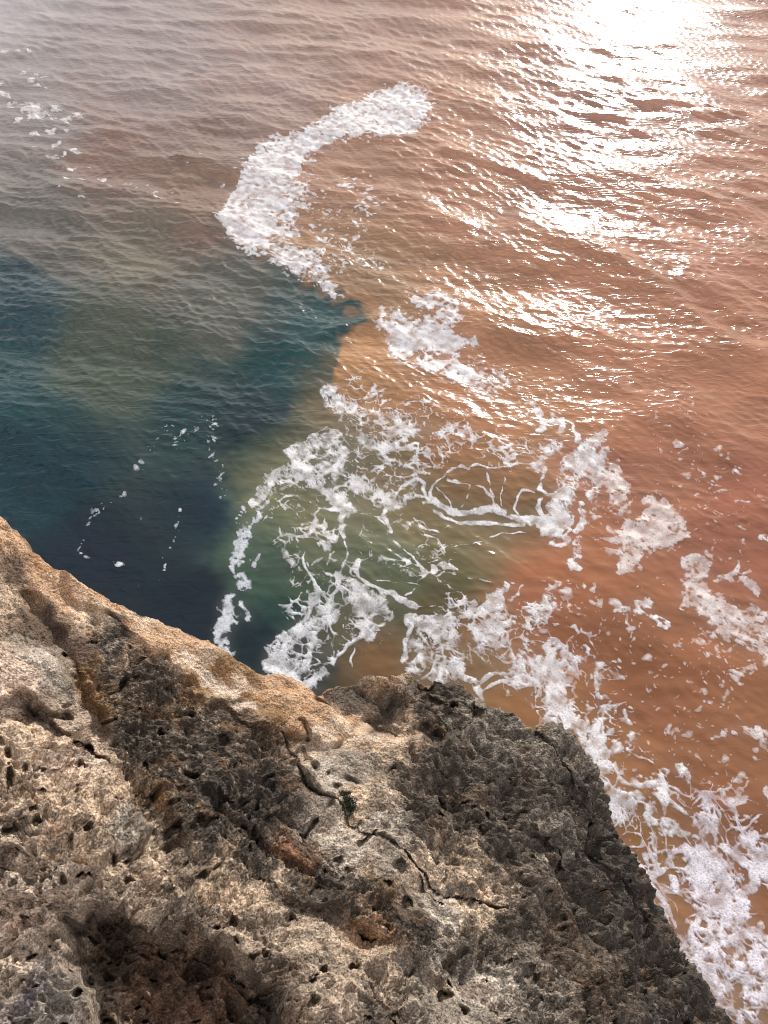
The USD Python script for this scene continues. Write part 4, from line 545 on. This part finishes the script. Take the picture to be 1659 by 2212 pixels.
def make_foam():
    X, Y = SEA[:, 0], SEA[:, 1]
    cand = (sx > -120) & (sx < 1790) & (sy > -100) & (sy < 2300)
    cand &= poly_dist(sx, sy, ROCK_OUT, True) < 130
    ci = np.where(cand)[0]
    cx, cy, wx_, wy_ = sx[ci], sy[ci], X[ci], Y[ci]
    jit = np.interp(cy, [0, 600, 2200], [5, 6, 8])
    x = cx + jit * (n2(wx_ * 2.5, wy_ * 2.5, 300) + .6 * n2(wx_ * 7, wy_ * 7, 301)); y = cy + 0.8 * jit * (n2(wx_ * 2.5, wy_ * 2.5, 302) + .6 * n2(wx_ * 7, wy_ * 7, 303))
    # break-up patterns, in metres on the water
    rng = np.random.default_rng(77)
    wq = np.stack([wx_ + .10 * n2(wx_ * 3, wy_ * 3, 304) + .04 * n2(wx_ * 9, wy_ * 9, 305), wy_ + .10 * n2(wx_ * 3, wy_ * 3, 306) + .04 * n2(wx_ * 9, wy_ * 9, 307)], 1)
    def cells(size, y0, y1, k=2):
        n = int(30 * (y1 - y0) / size ** 2); s = np.stack([rng.uniform(-14, 18, n), rng.uniform(y0, y1, n)], 1)
        s = s[np.abs(s[:, 0]) < 0.75 * (s[:, 1] + 8)]
        dd, ii = cKDTree(s).query(wq, k=k, workers=-1)
        return dd, ii, len(s)
    def edge(size, y1):
        dd, ii, n = cells(size, -2, y1); return (dd[:, 1] - dd[:, 0]) / size
    e1, e2, e3 = edge(.30, 26), edge(.125, 20), edge(.06, 13)
    near = sstep(15, 11, wy_)
    nz = fb2(wx_ * 3.1, wy_ * 3.1, 310, 4); nf = fb2(wx_ * 11, wy_ * 11, 316, 3)
    fil1 = np.abs(fb2(wq[:, 0] * 2.8, wq[:, 1] * 2.8, 340, 3)); fil2 = np.abs(fb2(wq[:, 0] * 6.5, wq[:, 1] * 6.5, 344, 3)); fil3 = np.abs(fb2(wq[:, 0] * 14, wq[:, 1] * 14, 347, 2))
    L_lace = np.minimum(np.minimum(e1 * 2.6 + .05, e2 * 2.2 + .22), np.minimum(np.minimum(fil1 * 2.4 + .04, fil2 * 2.2 + .12), np.minimum(fil3 * 2.2, e3 * 2.0) + .32)) + 0.24 + 0.28 * nz + 0.14 * nf
    L_web = np.minimum(np.minimum(e1 * 4.5, fil1 * 5.5 + .02), fil2 * 5 + .12) + 0.16 + 0.28 * nz + 0.14 * nf
    dd, ii, n = cells(.055, -2, 16, 1); hole_r = rng.uniform(0, 1, n)[ii]
    L_solid = 0.47 + 0.30 * nz + 0.42 * nf + 0.5 * near * (hole_r > .6) * np.clip(1 - dd / (.012 + .022 * hole_r), 0, 1) - 0.25 * np.clip(.25 - fil2, 0, .25) / .25
    d2, i2, n = cells(.20, -2, 30, 1); rr = rng.uniform(0.0, 1.0, n)[i2] ** 1.8
    d3, i3, n3_ = cells(.09, -2, 22, 1); rr3 = rng.uniform(0.0, 1.0, n3_)[i3] ** 2.2
    L_fleck = np.minimum(d2 / (.20 * (.08 + .55 * rr)), d3 / (.09 * (.06 + .6 * rr3)) + .1) * .55 + .05 + .12 * nf + .08 * nz
    L_strand = 0.50 + 0.30 * nz + 0.30 * nf - 0.2 * np.clip(.25 - fil3, 0, .25) / .25
    LK = {'web': L_web, 'lace': L_lace, 'solid': L_solid, 'fleck': L_fleck, 'strand': L_strand}
    best = np.full(len(ci), -1.0); own = np.full(len(ci), -1); aer = np.zeros(len(ci))
    for fi, ft in enumerate(FEAT):
        for sheet, st, pts in ft['polys']:
            sd = poly_dist(x, y, pts, True); m = st * np.clip(0.55 + sd / 18, 0, 1.12)
            m = np.where(sd > -20, m - LK[ft['kind']], -1)
            up = m > best; best[up] = m[up]; own[up] = fi
        for sheet, st, kind, pts in ft['strokes']:
            ox, oy, sc = T[sheet]; p = np.array(pts, float); p = np.stack([ox + p[:, 0] * sc, oy + p[:, 1] * sc, np.maximum(p[:, 2] * sc * {'strand': .82, 'lace': 1.18}.get(kind or ft['kind'], 1.0), 1.8)], 1)
            mr = p[:, 2].max() * 1.7 + 6
            sel = np.where((x > p[:, 0].min() - mr) & (x < p[:, 0].max() + mr) & (y > p[:, 1].min() - mr) & (y < p[:, 1].max() + mr))[0]
            if not len(sel): continue
            xs, ys = x[sel], y[sel]; q = np.full(len(sel), 9.0)
            for a, b in zip(p[:-1], p[1:]):
                e = b[:2] - a[:2]; t = np.clip(((xs - a[0]) * e[0] + (ys - a[1]) * e[1]) / (e @ e + 1e-9), 0, 1)
                q = np.minimum(q, np.hypot(xs - a[0] - t * e[0], ys - a[1] - t * e[1]) / (a[2] + t * (b[2] - a[2])))
            kd = kind or ft['kind']
            prof = np.clip(1.15 - 0.55 * q ** 2, 0, 1.0) if kd != 'fleck' else np.clip(1.1 - 0.6 * q ** 2, 0, 1)
            m = np.where(q < 1.7, st * prof - LK[kd][sel], -1)
            up = m > best[sel]; best[sel[up]] = m[up]; own[sel[up]] = fi
            if kd in ('lace', 'solid', 'strand'): aer[sel] = np.maximum(aer[sel], np.where(q < 1.7, st * np.clip(1 - q / 1.7, 0, 1), 0))
    full = np.full(len(sx), -1.0); full[ci] = best
    o = np.full(len(sx), -1); o[ci] = own
    a = np.zeros(len(sx)); a[ci] = aer
    return full, o, ndimage.gaussian_filter(a.reshape(NX, NY), 3).ravel(), fb2(X * 7, Y * 7, 330, 3)
FO, OWN, AER, FN = make_foam()
WCOL = WCOL * (1 - 0.22 * AER[:, None]) + 0.22 * AER[:, None] * np.array([.34, .33, .30])    # water full of small bubbles is paler

I, J = np.meshgrid(np.arange(NX - 1), np.arange(NY - 1), indexing='ij'); b = (I * NY + J).ravel()
tri = np.vstack([np.stack([b, b + 1, b + NY + 1], 1), np.stack([b, b + NY + 1, b + NY], 1)])
def up_facing(f, v):
    n = np.cross(v[f[:200000, 1]] - v[f[:200000, 0]], v[f[:200000, 2]] - v[f[:200000, 0]])[:, 2]
    return f if np.median(n) > 0 else f[:, ::-1]
tri = up_facing(tri, SEA)
hid = poly_dist(sx, sy, ROCK_OUT, True) > 270                                   # inside the rock
wt = tri[~hid[tri].all(1)]
SN = normals(SW, tri)
dist = np.linalg.norm(SEA - EYE, axis=1)
rough = np.interp(dist, [8, 14, 25, 40, 200], [.07, .09, .125, .185, .30])
ripple = 0.10 + 0.28 * np.clip(sstep(1250, 750, sy) + 0.35 * sstep(520, 400, sx), 0, 1)      # smoother in the lee of the rock
f, v, n, c, rg, rp = compact(wt, SW, SN, WCOL, rough, ripple)
tag(put('sea', v, f, water_mat, '/World', n, c, {'rough': rg, 'ripple': rp}), 'rippled sea, dark blue at the left and muddy orange at the right', 'sea', kind='structure')

def clip(f, s):
    """the part of the triangles where s > 0: (faces over old + new vertices, edge pairs (i, j, t))"""
    pos = s[f] > 0; cnt = pos.sum(1)
    keep = f[cnt == 3]; E = []
    one = f[cnt == 1]; k = np.argmax(pos[cnt == 1], 1); one = np.stack([one[np.arange(len(one)), (k + i) % 3] for i in range(3)], 1)
    two = f[cnt == 2]; k = np.argmin(pos[cnt == 2], 1); two = np.stack([two[np.arange(len(two)), (k + i) % 3] for i in range(3)], 1)
    ed = np.vstack([one[:, [0, 1]], one[:, [0, 2]], two[:, [0, 1]], two[:, [0, 2]]]); ed = np.sort(ed, 1)
    u, inv = np.unique(ed, axis=0, return_inverse=True); inv = inv.ravel() + len(s)
    a, b = len(one), len(two)
    e01, e02, f01, f02 = inv[:a], inv[a:2 * a], inv[2 * a:2 * a + b], inv[2 * a + b:]
    F = np.vstack([keep, np.stack([one[:, 0], e01, e02], 1), np.stack([f01, two[:, 1], two[:, 2]], 1), np.stack([f01, two[:, 2], f02], 1)])
    t = s[u[:, 0]] / (s[u[:, 0]] - s[u[:, 1]])
    return F, u, t
ft = tri[(FO[tri] > 0).any(1)]
FF, EU, ET = clip(ft, FO)
mixv = lambda a: np.concatenate([a, a[EU[:, 0]] * (1 - (ET[:, None] if a.ndim > 1 else ET)) + a[EU[:, 1]] * (ET[:, None] if a.ndim > 1 else ET)])
fo = np.concatenate([FO, np.zeros(len(EU))]); ow = np.concatenate([OWN, np.where(FO[EU[:, 0]] > 0, OWN[EU[:, 0]], OWN[EU[:, 1]])])
thick = np.array([k['thick'] for k in FEAT] + [0.01]); tints = np.array([k['tint'] for k in FEAT] + [(.8, .8, .8)]) * 1.0
rise = sstep(0, .35, fo); fpos = mixv(SW).copy()
fpos[:, 2] += 0.004 + np.where(thick[ow] > .045, 0.20, 0.14) * thick[ow] * rise * (0.6 + 0.4 * np.clip(1 + mixv(FN), 0, 2))
fnorm = normals(fpos, FF)
owner = np.take_along_axis(ow[FF], np.argmax(fo[FF], 1)[:, None], 1)[:, 0]
cover = np.clip(0.24 + 2.5 * fo, 0, 1) * np.clip(0.80 + 0.45 * mixv(FN), 0.3, 1)
wtint = np.clip(mixv(WCOL), 0, 1)
fcol = tints[ow] * (0.72 + 0.28 * rise[:, None]) + wtint * 0.28 * (1 - rise[:, None])
SHORT = ['big S-shaped raft', 'tail of the S-shaped raft', '', 'patch right of the blue tongue', 'foam web over the olive pool', 'oval ring', 'tangled knot', 'pinkish patch beside the knot', 'patch at the right edge', 'dotted line over dark blue water',
         'splash at the foot of the rock', 'lace over the small brown pool', 'splash at the tip of the rock point', 'band between olive and orange water', 'upright patch off the rock point', 'streaks along the rock slab', 'mat in the lower right corner', 'wispy streaks at the right edge']
def emit(name, sel, k, label, group=None, kind=None):
    f, v, n, c, al = compact(sel, fpos, fnorm, fcol, cover)
    tag(put(name, v, f, foam_mat, '/World', n, c, {'cover': al}), label, 'foam', group, kind)
def islands(sel):
    ix, inv = np.unique(sel.ravel(), return_inverse=True); inv = inv.reshape(-1, 3)
    g = sparse.coo_matrix((np.ones(2 * len(inv)), (np.r_[inv[:, 0], inv[:, 1]], np.r_[inv[:, 1], inv[:, 2]])), (len(ix), len(ix)))
    lab = csgraph.connected_components(g, directed=False)[1][inv[:, 0]]
    return lab, np.bincount(lab)
for k, ftr in enumerate(FEAT):
    sel = FF[owner == k]
    if len(sel) < 2: continue
    if ftr['stuff']: emit(ftr['name'], sel, k, ftr['label'], None, 'stuff'); continue
    lab, size = islands(sel); order = np.argsort(-size)
    emit(ftr['name'], sel[lab == order[0]], k, ftr['label'], ftr['group'])
    if ftr['name'] == 'foam_clump': continue
    big = [o for o in order[1:25] if size[o] > 150]
    for o in big: emit('foam_piece', sel[lab == o], k, 'smaller ragged piece of white foam beside the ' + SHORT[k], 'loose foam pieces beside the ' + SHORT[k])
    rest = sel[~np.isin(lab, [order[0]] + big)]
    if len(rest): emit('foam_flecks', rest, k, 'tiny loose foam flecks around the ' + SHORT[k], None, 'stuff')

# ------------------------------------------------------------------ moss in the crack
def moss():
    rng = np.random.default_rng(3); V, F = [], []
    for _ in range(1800):
        t = rng.choice(3); px, py = rng.normal((738, 748, 756)[t], 4.5), rng.normal((1724, 1738, 1752)[t], 5)
        b0 = rock_at(px, py) if _ % 6 == 0 else b0 + rng.normal(0, .006, 3)
        d = np.array([rng.normal(0, .9), rng.normal(-.2, .9), .8]); d /= np.linalg.norm(d); L = rng.uniform(.006, .016)
        s = np.cross(d, rng.normal(0, 1, 3)); s /= np.linalg.norm(s); w = rng.uniform(.0015, .0032)
        k = len(V); m = b0 + d * L * .55; t = b0 + d * L + np.array([0, 0, -.2 * L])
        V += [b0 - s * w * .5, b0 + s * w * .5, m + s * w, m - s * w, t]; F += [(k, k + 1, k + 2), (k, k + 2, k + 3), (k + 3, k + 2, k + 4)]
    tag(put('moss_tuft', np.array(V), np.array(F), moss_mat), 'small dark green moss tuft growing in the long rock crack', 'moss')
moss()
